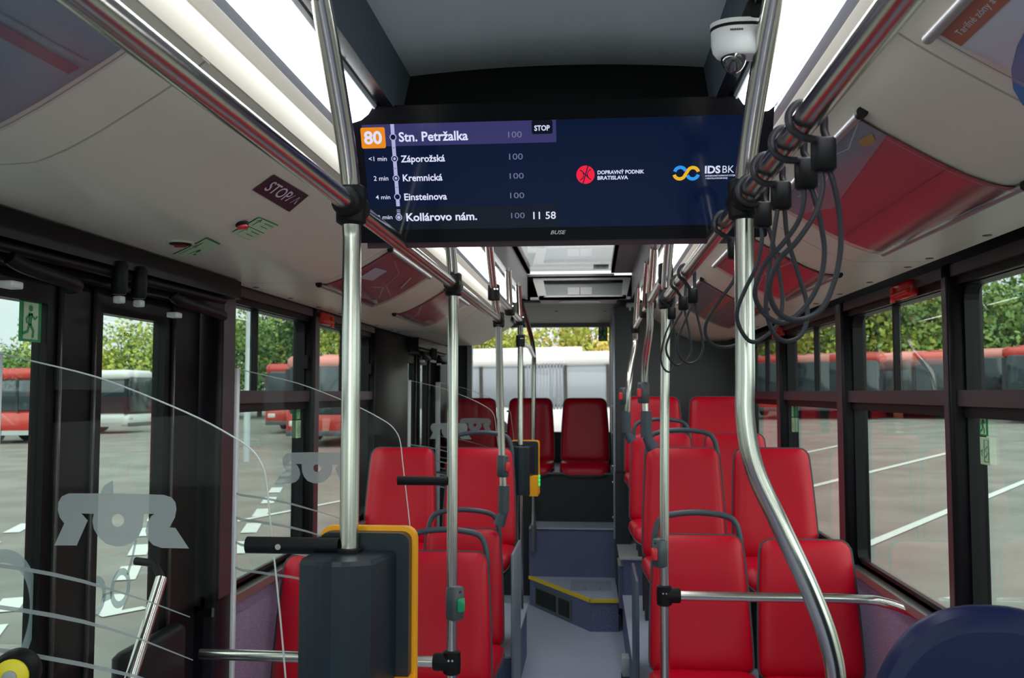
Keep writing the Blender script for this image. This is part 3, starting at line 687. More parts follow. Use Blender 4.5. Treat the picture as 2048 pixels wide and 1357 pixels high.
def partition(y, flip, label):
    o = thing('glass_partition', label, 'glass screen', (-.95, y, 0), group='clear partitions beside the doors')
    fn = lambda a, b, h: V(a + .95, h, b)
    MB().prism(edge, fn, -.003, .003).build('pane', GLASSC, o)
    rim = smooth_path([V(a, 0, b) for a, b in edge[:12]], 3)
    MB().tube([p + V(.95, 0, 0) for p in rim], .0019, 6).build('pane_edge', mat('plexi_edge', (.62, .68, .66), .25), o)
    MB().rbox((-1.30 + .95, -.012, .5), (-1.262 + .95, .012, 1.738), .004).build('wall_rail', mat('partition_rail', (.78, .79, .82), .4), o)
    g = (lambda a, b, h: fn(2 * lmid - a, b, -.0045)) if flip else (lambda a, b, h: fn(a, b, -.0045))
    vs, fs = filled_curve([logo, hole], g); MB().add(vs, fs).build('frosted_lettering', FROST, o)
    s = MB()
    for pts, ww in lines: strip2(s, [pz(*p) for p in pts], [w_ * .00103 for w_ in ww], lambda a, b, h: fn(max(a, -1.262), b, -.0045))
    s.build('frosted_stripes', FROST, o)
    MB().rbox((.90 - .59, -.02, 0), (.95 - .59, .02, .56), .008).build('foot_post', STEEL, o) if False else None
partition(YP, False, 'clear plexi partition nearest the camera with mirrored frosted lettering, before the nearer door')
partition(3.13, True, 'clear plexi partition behind the nearer door, its frosted lettering half hidden by the steel pole')
partition(6.20, False, 'clear plexi partition before the rear door, edge crossing the far red seats')
partition(7.42, True, 'clear plexi partition farthest back, beside the rear bench')

# ================================================================== HANDRAILS AND POLES
def rail_thing(label, pts, loc, r=.0175, sm=0, cat='handrail', name='handrail', parts=()):
    o = thing(name, label, cat, group='steel handrails and poles')
    P = smooth_path(pts, sm) if sm else [Vector(p) for p in pts]
    MB().tube(P, r, 20).build('tube', STEEL, o)
    return o
def clamp(o, c, w=.058, h=.075, wid=.05, arm=None):
    """black two-way joint: vertical sleeve plus sleeve along the rail"""
    m = MB(); c = Vector(c)
    m.lathe([(.020, -h / 2), (.0275, -h / 2 + .005), (.0285, 0), (.0275, h / 2 - .005), (.020, h / 2)], c, n=20)
    if arm is not None:
        for a, L in arm: m.lathe([(.0275, 0), (.0275, L - .008), (.0255, L - .002), (.020, L)], c, axis=a, n=20)
    j = m.build('pole_joint', BLACKP, o)
    s = MB()
    for k in (-1, 1): s.lathe([(.0035, 0), (.0035, .002)], c + V(k * .006 + (.012 if arm is None else 0), -.0275, .012), axis=(0, -1, 0), n=8)
    s.build('joint_screw', CHROME, j)
RZ = 2.0
HR = rail_thing('straight steel handrail running down the left side at head height', [V(-.447, -.9, RZ), V(-.447, 4.29, RZ)], None)
for y in (1.63, 2.87, 4.29): clamp(HR, (-.447, y, RZ), arm=[((0, 1, 0), .045), ((0, -1, 0), .045)] if y < 4 else [((0, -1, 0), .045)])
at0(HR, (-.447, 1.7, RZ))
HR = rail_thing('straight steel handrail on the right at head height, grey straps hanging from it', [V(.275, -.9, RZ), V(.275, 3.40, RZ)], None)
for y in (1.645, 3.40): clamp(HR, (.275, y, RZ), arm=[((0, 1, 0), .045), ((0, -1, 0), .045)] if y < 3 else [((0, -1, 0), .05)])
at0(HR, (.275, 1.7, RZ))
HR = rail_thing('higher steel handrail over the raised left seats, in the rear', [V(-.445, 4.06, 2.11), V(-.445, 5.58, 2.10)], None)
for y in (4.06, 4.86, 5.58): clamp(HR, (-.445, y, 2.107))
at0(HR, (-.445, 4.8, 2.10))
HR = rail_thing('higher steel handrail over the raised right seats, in the rear', [V(.275, 3.39, 2.095), V(.275, 5.77, 2.065)], None)
for y in (3.39, 4.30, 4.75, 5.77): clamp(HR, (.275, y, 2.098 - .0135 * (y - 3.39)))
at0(HR, (.275, 4.6, 2.08))
def stop_button(o, c, col, a=0.6, z=1):
    c = Vector(c); M = Matrix.Translation(c) @ Matrix.Rotation(a, 4, 'Z')
    b = MB(); b.rbox((-.024, -.024, -.052), (.024, .024, .052), .012, 3, M=M); b = b.build('button_housing', mat('button_housing_grey', (.055, .07, .08), .4), o)
    m = MB(); m.rbox((-.014, -.034, -.024), (.014, -.022, .020), .006, 3, axis=1, M=M); m.build('push_button', col, b)
    m = MB(); m.lathe([(.004, 0), (.004, .002)], M @ V(0, -.024, .038), axis=(M.to_3x3() @ V(0, -1, 0)), n=8); m.build('button_lamp', mat('lamp_dark', (.1, .02, .02), .3), b)
def pole(label, pts, sm=0):
    return rail_thing(label, pts, None, sm=sm, cat='pole', name='grab_pole')
# near left pole
P1 = pole('thick steel pole nearest on the left, standing in the large navy ticket validator', [V(-.440, 1.40, 2.30), V(-.443, 1.50, 2.20), V(-.446, 1.60, 2.08), V(-.447, 1.63, 1.98), V(-.447, 1.64, 1.7), V(-.447, 1.64, 0)], 6)
m = MB(); m.tube([V(-.465, 1.64, 1.368), V(-.64, 1.64, 1.368)], .0155, 16); gh = m.build('side_grip', BLACKP, P1)
m = MB(); m.lathe([(.0055, 0), (.0055, .003)], (-.575, 1.6245, 1.368), axis=(0, -1, 0), n=12); m.build('grip_screw', CHROME, gh)
at0(P1, (-.447, 1.64, 0))
P2 = pole('steel pole in front of the left red seats with a green-button stop box', [V(-.440, 2.62, 2.30), V(-.444, 2.74, 2.18), V(-.447, 2.85, 2.05), V(-.447, 2.87, 1.95), V(-.447, 2.87, 1.6), V(-.447, 2.87, 0)], 6)
m = MB(); m.tube([V(-.46, 2.87, 1.368), V(-.625, 2.87, 1.368)], .0145, 14); m.build('side_grip', BLACKP, P2)
stop_button(P2, (-.437, 2.865, .985), STOPGRN, .9); clamp(P2, (-.447, 2.87, .80), arm=[((-1, 0, 0), .06)])
at0(P2, (-.447, 2.87, 0))
P3 = pole('thin far steel pole with a red-button box, ending on the handle of a left seat', [V(-.44, 3.80, 2.30), V(-.445, 4.02, 2.15), V(-.447, 4.20, 2.02), V(-.447, 4.29, 1.95), V(-.445, 4.36, 1.55), V(-.43, 4.38, 1.12)], 6)
stop_button(P3, (-.434, 4.36, 1.295), STOPRED, 1.1)
m = MB(); m.tube([V(-.431, 4.38, 1.20), V(-.432, 4.38, 1.07)], .027, 14); m.build('lower_sleeve', HANDLE, P3)
m = MB(); m.tube([V(-.432, 4.38, 1.075), V(-.455, 4.38, 1.01)], [.022, .030], 12); m.build('knuckle', HANDLE, P3)
at0(P3, (-.43, 4.38, 1.03))
P = pole('short slanted steel hanger above the left seats between rail and ceiling', [V(-.44, 4.70, 2.30), V(-.445, 4.86, 2.11)]); at0(P, (-.445, 4.86, 2.11))
P4 = pole('far steel pole standing in the rear ticket validator', [V(-.44, 5.35, 2.30), V(-.445, 5.52, 2.15), V(-.447, 5.60, 2.02), V(-.447, 5.60, 1.8), V(-.447, 5.60, .32)], 5)
clamp(P4, (-.447, 5.60, 1.975)); at0(P4, (-.447, 5.60, 0))
m = MB(); m.tube([V(-.62, 5.6, 1.42), V(-.46, 5.6, 1.42)], .012, 10); m.build('side_grip', BLACKP, P4); 
P5 = pole('farthest left steel pole, screwed to the blue riser of the rear step', [V(-.50, 6.35, 2.28), V(-.47, 6.85, 2.10), V(-.455, 7.0, 1.95), V(-.458, 7.04, 1.7), V(-.462, 7.06, .43)], 6)
m = MB(); m.tube([V(-.46, 7.06, .62), V(-.462, 7.06, .42)], .021, 12); m.build('pole_foot', mat('foot_grey', (.12, .12, .13), .4), P5)
at0(P5, (-.46, 7.06, .43))
P = rail_thing('short link rail between the two farthest left poles', [V(-.447, 5.6, 1.97), V(-.44, 6.3, 1.97), V(-.455, 7.0, 1.93)], None, r=.015); at0(P, (-.447, 6.3, 1.96))
# right
P6 = pole('thick bent steel pole nearest on the right, bowing outward at the bottom', [V(.292, 1.40, 2.30), V(.283, 1.52, 2.18), V(.277, 1.62, 2.06), V(.275, 1.645, 1.95), V(.274, 1.65, 1.70), V(.273, 1.65, 1.60), V(.288, 1.65, 1.513), V(.330, 1.65, 1.416), V(.380, 1.65, 1.303), V(.412, 1.65, 1.209), V(.423, 1.65, 1.12), V(.425, 1.65, .9), V(.425, 1.65, 0)], 6)
at0(P6, (.425, 1.65, 0))
P7 = pole('straight steel pole in front of the right red seats with a red-button stop box', [V(.282, 3.08, 2.30), V(.277, 3.25, 2.18), V(.275, 3.37, 2.05), V(.275, 3.40, 1.95), V(.262, 3.40, 1.2), V(.258, 3.40, 0)], 6)
clamp(P7, (.275, 3.395, 2.095)); stop_button(P7, (.245, 3.395, 1.06), STOPRED, -.9); clamp(P7, (.259, 3.40, .905), arm=[((1, 0, 0), .06)])
at0(P7, (.26, 3.40, 0))
for yt, yb, xb, zb, lab in ((4.30, 4.48, .262, 1.48, 'far steel pole with a red button ending on the seat handle behind the straight pole'), (5.77, 5.55, .205, 1.46, 'farthest right steel pole with a red button, ending on a rear seat handle')):
    P = pole(lab, [V(.28, yt - .25, 2.30), V(.275, yt - .03, 2.08), V(.272, yt + .02, 1.95), V((xb + .25) / 2, yb, 1.75), V(xb, yb, zb)], 6)
    stop_button(P, (xb - .012, yb - .005, zb + .17), STOPRED, -.9)
    m = MB(); m.tube([V(xb, yb, zb + .08), V(xb, yb, zb - .05)], .027, 12); m.build('lower_sleeve', HANDLE, P)
    m = MB(); m.tube([V(xb, yb, zb - .045), V(xb + .035, yb, zb - .105)], [.022, .032], 12); m.build('knuckle', HANDLE, P)
    at0(P, (xb, yb, zb))
P = pole('steel hanger pole between two other far right poles near the ceiling', [V(.28, 4.5, 2.30), V(.275, 4.75, 2.08)]); at0(P, (.275, 4.75, 2.08))
# barrier bars
HR = rail_thing('low horizontal steel bar before the left red seats', [V(-1.27, 2.87, .805), V(-.47, 2.87, .80)], None, cat='barrier bar', name='barrier_bar'); at0(HR, (-.9, 2.87, .80))
HR = rail_thing('low horizontal steel bar before the right red seats, curving to the wall', smooth_path([V(.29, 3.40, .905), V(.60, 3.40, .905), V(.95, 3.40, .905), V(1.04, 3.37, .90), V(1.09, 3.28, .895), V(1.11, 3.18, .89)], 6), None, cat='barrier bar', name='barrier_bar'); at0(HR, (.7, 3.40, .90))

# ================================================================== SEATS
def pad(mb, W, H, fn, th, hw, back=0.0, nu=18, nv=18, corner=.05, rb=.03):
    """padded panel: hw(v) half width at height v*H; fn(x, z, d) -> world, d outwards"""
    us = [math.sin((2 * i / nu - 1) * PI / 2) for i in range(nu + 1)]
    vv = [.5 - .5 * math.cos(PI * j / nv) for j in range(nv + 1)]
    g = []
    for j, t in enumerate(vv):
        z = t * H; w = hw(t)
        if z > H - corner: q = (z - (H - corner)); w = w - corner + math.sqrt(max(corner ** 2 - q * q, 0))
        if z < rb: q = rb - z; w = w - rb + math.sqrt(max(rb ** 2 - q * q, 0))
        row = []
        for u in us:
            e = (1 - abs(u) ** 7) * (1 - abs(2 * t - 1) ** 9)
            dish = .012 * (1 - min(1, (u * 1.25) ** 2)) * math.sin(PI * min(1, t * 1.05))
            row.append((u * w, z, e ** .5 * th - dish * e if e > 0 else 0))
        g.append(row)
    m = nu + 1; vs = [fn(x, z, d) for row in g for x, z, d in row]; nf = len(vs)
    vs += [fn(x, z, -back) for row in g for x, z, d in row]
    fs = []
    for j in range(nv):
        for i in range(nu):
            a = j * m + i; fs.append((a, a + 1, a + m + 1, a + m)); fs.append((nf + a, nf + a + m, nf + a + m + 1, nf + a + 1))
    b = [i for i in range(m)] + [j * m + nu for j in range(1, nv + 1)] + [nv * m + i for i in range(nu - 1, -1, -1)] + [j * m for j in range(nv - 1, 0, -1)]
    for k in range(len(b)): p, q = b[k], b[(k + 1) % len(b)]; fs.append((p, q, nf + q, nf + p))
    mb.add(vs, fs, True)
def make_seat(handle, base):
    """local origin on the floor below the top of the backrest; top of back at z = T"""
    o = thing('bus_seat', 'red', 'seat')
    T = 1.05; Hb = .535; lean = .16
    fb = lambda x, z, d: V(x, -.085 + (z / Hb) * .085 - d + .010 * 0, T - Hb + z)
    m = MB(); pad(m, .2, Hb, fb, .034, lambda t: .213 - .035 * t ** 1.6 - .008 * (1 - t), back=0.0, corner=.045); m.build('backrest', RED, o)
    m = MB(); pad(m, .2, Hb, lambda x, z, d: V(x * 1.018, -.083 + (z / Hb) * .085 + d, T - Hb + z * 1.012 - .002), .030, lambda t: .216 - .034 * t ** 1.6 - .008 * (1 - t), back=.004, corner=.048); m.build('back_shell', SHELL, o)
    fc = lambda x, z, d: V(x, -.470 + z - .0 , T - Hb - .005 + d - .045 + .030 * (z / .40) ** 0 - .05 * max(0, 1 - z / .10) ** 2)
    m = MB(); pad(m, .2, .40, fc, .040, lambda t: .212 - .02 * (1 - t) ** 3, back=.02, corner=.03, rb=.06); m.build('seat_cushion', RED, o)
    m = MB(); pad(m, .2, .41, lambda x, z, d: V(x * 1.02, -.475 + z, T - Hb - .038 - d * 1.3 - .05 * max(0, 1 - z / .10) ** 2), .036, lambda t: .212 - .02 * (1 - t) ** 3, back=0.0, corner=.03, rb=.06); m.build('seat_pan', SHELL, o)
    for sx in (-1, 1):
        m = MB(); m.box((sx * .11 - .02, -.36, base), (sx * .11 + .02, -.30, T - Hb - .06)).box((sx * .11 - .02, -.12, base), (sx * .11 + .02, -.07, T - Hb - .06)); m.build('leg', mat('leg_dark', (.03, .03, .035), .5), o)
    if handle:
        c = smooth_path([V(-.178, .010, T - .11), V(-.176, .016, T - .02), V(-.160, .020, T + .045), V(-.118, .024, T + .075), V(0, .026, T + .088), V(.118, .024, T + .075), V(.160, .020, T + .045), V(.176, .016, T - .02), V(.178, .010, T - .11)], 6)
        m = MB(); m.tube(c, .0125, 12); m.build('grab_handle', HANDLE, o)
    return o
protoA = {}
def seat(x, y, ztop, handle, label, base_z):
    key = (handle, round(ztop - base_z, 2)); dz_ = ztop - 1.05
    if key not in protoA:
        o = make_seat(handle, base_z - dz_); protoA[key] = o
    else: o = copy_tree(protoA[key])
    o.location = (x, y, dz_)
    tag(o, label, 'seat', 'red passenger seats'); return o
# aisle centres +-.45 from centre; measured rows
seat(.432, 3.84, 1.06, True, 'red vinyl seat with grab handle, nearest right row by the aisle, behind the straight pole', 0)
seat(.866, 3.84, 1.045, False, 'red vinyl seat in the nearest right row, by the window behind the bent pole', 0)
seat(.450, 4.64, 1.372, True, 'red vinyl seat with grab handle in the second right row, by the aisle', .32)
seat(.890, 4.64, 1.372, False, 'red vinyl seat in the second right row, by the window', .32)
seat(.430, 5.75, 1.395, True, 'red vinyl seat with grab handle in the third right row, mostly hidden, by the aisle', .32)
seat(.880, 5.75, 1.395, False, 'red vinyl seat in the third right row, by the window, only its top strip showing', .32)
seat(.428, 6.48, 1.622, False, 'red vinyl seat in the last right row by the aisle, against the dark tower', .56)
seat(.870, 6.48, 1.622, False, 'red vinyl seat in the last right row by the window, against the dark tower', .56)
seat(-.628, 3.84, .975, True, 'red vinyl seat with grab handle in the nearest left row, right of the validator', 0)
seat(-1.075, 3.64, .985, False, 'red vinyl seat in the nearest left row by the window, left of the validator', 0)
seat(-.635, 4.42, .985, True, 'red vinyl seat with grab handle in the second left row, by the aisle', 0)
seat(-1.085, 4.46, .985, False, 'red vinyl seat in the second left row, by the window', 0)
seat(-.635, 5.12, 1.335, True, 'tall red vinyl seat with grab handle in the third left row, by the aisle', .32)
seat(-1.085, 5.12, 1.335, False, 'tall red vinyl seat in the third left row, by the window', .32)
for x, t in ((-1.03, 'leftmost of the rear bench, behind the plexi partition'), (-.537, 'middle of the rear bench, crossed by a far pole'), (-.066, 'rightmost of the rear bench, below the rear window')):
    seat(x, 7.86, 1.60, False, 'red vinyl seat, ' + t, 1.0)
# grey side cheek beside the third left row
o = thing('seat_side_panel', 'grey upright panel at the aisle side of the left seats', 'side panel'); m = MB(); m.rbox((-.412, 4.55, 0), (-.398, 5.0, .84), .005); m.build('panel', mat('cheek_grey', (.20, .23, .28), .4), o); at0(o, (-.405, 4.7, 0))
o = thing('seat_side_panel', 'navy upright panel at the aisle side of the second right row', 'side panel'); m = MB(); m.rbox((.19, 4.16, 0), (.205, 4.60, .80), .005); m.build('panel', mat('cheek_navy', (.07, .085, .14), .45), o); at0(o, (.2, 4.4, 0))
o = thing('floor_bracket', 'small light grey block low on the right side of the aisle', 'bracket'); p = hit(1265, 1330, X=.22)
m = MB(); m.rbox((.16, p.y - .05, p.z - .06), (.22, p.y + .05, p.z + .05), .01); m.build('cap', mat('light_grey_cap', (.5, .5, .52), .4), o); m = MB(); m.rbox((.155, p.y - .06, 0), (.22, p.y + .06, p.z - .06), .01); m.build('base', NAVY, o); at0(o, (.19, p.y, 0))
# blue seat close to the camera, bottom right
o = thing('folding_seat', 'dark blue plastic seat with rounded backrest, close to the camera at lower right', 'seat', (.535, 1.30, 0))
out = []
for t in range(0, 33):
    a = PI * t / 32; c, s_ = math.cos(a), math.sin(a)
    out.append((.175 * (abs(c) ** .82) * (1 if c > 0 else -1), 1.08 + .28 * (s_ ** .80)))
out += [(-.178, .98), (-.17, .80), (-.14, .76), (.14, .76), (.17, .80), (.178, .98)]
n = len(out); vs = []; fs = []
prof_ = [(.90, .022), (.975, .018), (1.0, .006), (1.0, -.006), (.975, -.02), (.90, -.024)]
cz = 1.06
for k, d in prof_:
    for a, b in out: vs.append(V(a * k, -d - .02 * (1 - ((b - .76) / .6)), cz + (b - cz) * k))
for r_ in range(len(prof_) - 1):
    for i in range(n): fs.append((r_ * n + i, r_ * n + (i + 1) % n, (r_ + 1) * n + (i + 1) % n, (r_ + 1) * n + i))
m = MB(); m.add(vs, fs, True); m.add(vs[:n], [tuple(range(n))]); m.add(vs[-n:], [tuple(range(n))]); m.build('backrest', NAVYSEAT, o)
m = MB(); pad(m, .2, .38, lambda x, z, d: V(x, z + .02, .72 + d), .03, lambda t: .19, back=.02); m.build('seat_cushion', NAVYSEAT, o)
m = MB(); m.box((-.12, .05, 0), (-.08, .35, .70)).box((.08, .05, 0), (.12, .35, .70)); m.build('seat_base', DARK, o)

# ================================================================== TICKET VALIDATORS
def validator(x, y, z, s, label, screen):
    """z = top of front edge; pole runs through x, y"""
    o = thing('ticket_validator', label, 'ticket validator', (x, y, z), group='ticket validators on the poles')
    H = .36
    # front lobe: half-round towards the camera, faceted sides
    outl = [(-.066, .02), (-.068, -.075)] + [(-.066 + .128 * t / 8, -.082 - .022 * math.sin(PI * t / 8)) for t in range(9)] + [(.064, -.075), (.085, .02)]
    rings = [(.0, .94, -.003), (-.006, 1.0, 0), (-H, 1.0, 0)]
    top = [(a * .86, b * .86 + .0) for a, b in outl]
    vs = [V(a * .95, b * .97, .008) for a, b in outl] + [V(a, b, 0) for a, b in outl] + [V(a, b, -H) for a, b in outl]; n = len(outl); fs = []
    for r in range(2):
        for i in range(n): fs.append((r * n + i, r * n + (i + 1) % n, (r + 1) * n + (i + 1) % n, (r + 1) * n + i))
    m = MB(); m.add(vs, fs, False); m.add(vs[:n], [tuple(range(n))]); m.add(vs[2 * n:], [tuple(range(n))]); m.build('front_housing', NAVY, o)
    m = MB(); m.prism(rrect(-.062, -H, .108, .040, .018, 4), lambda a, b, h: V(a, h, b), .018, .048); m.build('rear_housing', NAVY, o)
    m = MB(); m.prism(rrect(-.068, -H - .02, .116, .048, .022, 4), lambda a, b, h: V(a, h, b), .046, .066); m.build('orange_frame', ORANGE, o)
    m = MB(); m.box((.060, -.075, -H - .01), (.112, .05, -.22)); m.build('orange_chin', ORANGE, o)
    m = MB(); m.lathe([(.024, 0), (.024, .010), (.019, .012)], (0, 0, .004), n=20); m.build('pole_collar', BLACKP, o)
    m = MB(); m.prism(rrect(-.05, -.20, .085, -.02, .01), lambda a, b, h: V(a, h, b), .066, .070); m.build('card_reader', BLACKG, o)
    if screen:
        m = MB()
        for k in range(3): m.box((.112, .0, -.30 + k * .03), (.120, .04, -.28 + k * .03))
        m.build('green_display', em('validator_green', (.01, .5, .12), 1.0), o)
    return o
validator(-.447, 1.64, 1.350, 1, 'large navy ticket validator with orange frame on the nearest left pole', False)
v2 = validator(-.447, 5.60, 1.315, 1, 'small far navy ticket validator with orange lower corner and green lamp', True)
v2.scale = (1, 1, .8)
# yellow ringed button low at the left
p = hit(36, 1348, Y=1.78)
o = thing('door_button', 'round yellow button in a black housing at the lower left corner', 'button', (p.x, p.y, p.z))
m = MB(); m.lathe([(.040, .03), (.046, .02), (.046, -.01), (.040, -.02)], (-.010, .012, 0), axis=(.25, -1, 0), n=28); m.build('housing', BLACKP, o)
m = MB(); m.lathe([(.034, .028), (.034, .036), (.030, .040)], (-.010, .012, 0), axis=(.25, -1, 0), n=28); m.build('yellow_ring', mat('bright_yellow', (.80, .68, .02), .4), o)
m = MB(); m.lathe([(.014, .038), (.014, .044), (.010, .046)], (-.010, .012, 0), axis=(.25, -1, 0), n=20); m.build('push_button', GREYP, o)
m = MB(); m.tube([V(-.01, .03, 0), V(-.06, .06, -.02), V(-.10, .06, -.5)], .017, 12); m.build('stem', BLACKP, o)

# ================================================================== HANGING STRAPS
def strap(k, yr, block, loop, r, label):
    """yr: position along the rail; block and loop traced in the vertical plane through the strap"""
    o = thing('hanging_strap', label, 'hanging strap', group='grey loop straps on the right handrail')
    q = lambda u, v, dy=0: hit(u, v, Y=yr + dy)
    b = q(*block); rr = V(.275, yr, RZ)
    bh = .022
    # band over the rail
    g_ = lambda a, dy, c: V(.275 + a, yr + dy, RZ + c)
    pts = [b + V(.006, 0, bh * .8), g_(.024, .006, -.012), g_(.023, .004, .006), g_(.010, .002, .022), g_(-.010, 0, .022), g_(-.0225, -.004, .006), g_(-.021, -.008, -.012), g_(-.008, -.012, -.025), b + V(-.006, -.006, bh * .8)]
    m = MB(); m.tube(smooth_path(pts, 5), r * 1.4, 10); m.build('rail_band', RUBBER, o)
    m = MB(); m.rbox((b.x - .015, b.y - .012, b.z - bh), (b.x + .015, b.y + .012, b.z + bh), .007, 3); m.build('slider_block', BLACKP, o)
    L = [b + V(.005, 0, -bh * .7)]; N = len(loop)
    for i, (u, v) in enumerate(loop): L.append(q(u, v, .012 * math.sin(2 * PI * i / N)))
    L.append(b + V(-.005, 0, -bh * .7))
    m = MB(); m.tube(smooth_path(L, 6), r, 10); m.build('cord_loop', RUBBER, o)
    at0(o, tuple(b)); return o
def ry(u, v):      # place on the rail seen at that pixel
    d = ray(u, v); t = .275 / d.x; return t * d.y
strap(1, ry(1612, 245), (1647, 310), [(1668, 370), (1679, 430), (1681, 500), (1668, 565), (1643, 618), (1602, 640), (1563, 632), (1542, 600), (1540, 565), (1558, 520), (1592, 485), (1630, 428), (1645, 375)], .0036, 'grey looped strap nearest the camera, its long loop hanging right of the others')
strap(2, ry(1575, 300), (1612, 348), [(1630, 400), (1642, 450), (1649, 505), (1640, 560), (1612, 612), (1572, 645), (1540, 638), (1515, 608), (1511, 575), (1528, 530), (1568, 485), (1598, 440), (1608, 395)], .0036, 'grey looped strap second from the camera, between two others')
strap(3, ry(1535, 352), (1562, 392), [(1570, 430), (1576, 480), (1600, 560), (1612, 600), (1614, 640), (1600, 673), (1570, 683), (1545, 662), (1532, 615), (1537, 550), (1546, 480), (1554, 425)], .0036, 'grey looped strap third from the camera, its loop reaching lowest')
strap(4, ry(1502, 392), (1525, 430), [(1540, 465), (1552, 515), (1562, 570), (1564, 615), (1553, 652), (1518, 681), (1497, 681), (1478, 652), (1475, 620), (1491, 578), (1514, 530), (1524, 475)], .0036, 'grey looped strap whose block hangs right beside the black joint of the bent pole')
strap(5, ry(1450, 455), (1470, 497), [(1485, 540), (1502, 600), (1503, 650), (1480, 685), (1450, 695), (1424, 688), (1411, 668), (1415, 640), (1440, 600), (1468, 560), (1472, 525)], .0036, 'grey looped strap behind the bent pole, loop emerging at its left')
strap(6, ry(1373, 560), (1385, 592), [(1393, 625), (1403, 670), (1406, 698), (1396, 720), (1376, 727), (1358, 710), (1355, 680), (1371, 640), (1381, 615)], .0036, 'far looped strap, rightmost of the small cluster by the far joint')
strap(7, ry(1357, 577), (1366, 607), [(1371, 630), (1381, 680), (1380, 712), (1356, 731), (1337, 715), (1333, 690), (1349, 650), (1363, 625)], .0036, 'far looped strap, middle of the small cluster by the far joint')
strap(8, ry(1335, 596), (1343, 627), [(1347, 650), (1353, 690), (1352, 722), (1340, 744), (1326, 735), (1322, 710), (1330, 672), (1341, 645)], .0036, 'far looped strap, leftmost of the small cluster, hanging lowest before the pole')

# ================================================================== CEILING CAMERA
c = V(.243, 1.50, 2.245)
o = thing('security_camera', 'white dome security camera below the ceiling, right of the recess', 'camera', tuple(c))
m = MB()
for z, k in ((.038, .0),): pass
egg = [(.062 * math.cos(2 * PI * t / 32) + (.018 if math.cos(2 * PI * t / 32) > 0 else 0), .045 * math.sin(2 * PI * t / 32)) for t in range(32)]
lay = [(.030, .92), (.028, 1.0), (.004, 1.0), (-.010, .93), (-.018, .80), (-.020, .66)]
vs = []; fs = []
for z, k in lay: vs += [V(a * k, b * k, z) for a, b in egg]
for r_ in range(len(lay) - 1):
    for i in range(32): fs.append((r_ * 32 + i, r_ * 32 + (i + 1) % 32, (r_ + 1) * 32 + (i + 1) % 32, (r_ + 1) * 32 + i))
m.add(vs, fs, True); m.add(vs[:32], [tuple(range(32))]); m.add(vs[-32:], [tuple(range(32))]); m.build('camera_body', WHITEP, o)
m = MB(); vs = [V(a * 1.02, b * 1.02, z) for z in (.030, .034) for a, b in egg]; m.add(vs, [(i, (i + 1) % 32, 32 + (i + 1) % 32, 32 + i) for i in range(32)] + [tuple(range(32)), tuple(range(32, 64))]); m.build('dark_gasket', BLACKP, o)
m = MB(); vs = [V(a * 1.03, b * 1.03, z) for z in (.034, .042) for a, b in egg]; m.add(vs, [(i, (i + 1) % 32, 32 + (i + 1) % 32, 32 + i) for i in range(32)] + [tuple(range(32)), tuple(range(32, 64))]); m.build('base_plate', WHITEP, o)
m = MB(); m.lathe([(.031 * math.cos(t * PI / 16), -.018 - .030 * math.sin(t * PI / 16)) for t in range(8)], (-.008, 0, 0), n=28); m.build('dome', mat('dome_black_glass', (.02, .02, .025), .05, coat=1.0, spec=1.0), o)
m = MB(); [m.box((-.022 + k * .004, -.0462, .018), (-.0195 + k * .004, -.0452, .0215)) for k in range(8)]; m.build('camera_marking', BLACKP, o)
m = MB(); m.rbox((.02, -.05, .04), (.09, .05, .075), .01); m.build('mount_bracket', DARK, o)
o.scale = (.68, .68, .92); o.location.z -= .018

# ================================================================== STICKERS, POSTERS, BUTTONS ON THE COVES
def cove_quad(sx, pix):
    return [cove_hit(sx, *p) for p in pix]
def mapper(sx, Q):
    """unit square (a right, b up) -> cove quad given as bl, br, tr, tl in (s, y)"""
    bl, br, tr, tl = Q
    def fn(a, b, h):
        s = (1 - b) * ((1 - a) * bl[0] + a * br[0]) + b * ((1 - a) * tl[0] + a * tr[0])
        y = (1 - b) * ((1 - a) * bl[1] + a * br[1]) + b * ((1 - a) * tl[1] + a * tr[1])
        return cove(sx, s, y, h)
    return fn
def grid(mb, fn, x0, y0, x1, y1, h, nx=8, ny=8):
    vs = [fn(x0 + (x1 - x0) * i / nx, y0 + (y1 - y0) * j / ny, h) for j in range(ny + 1) for i in range(nx + 1)]
    mb.add(vs, [(j * (nx + 1) + i, j * (nx + 1) + i + 1, (j + 1) * (nx + 1) + i + 1, (j + 1) * (nx + 1) + i) for j in range(ny) for i in range(nx)], True)
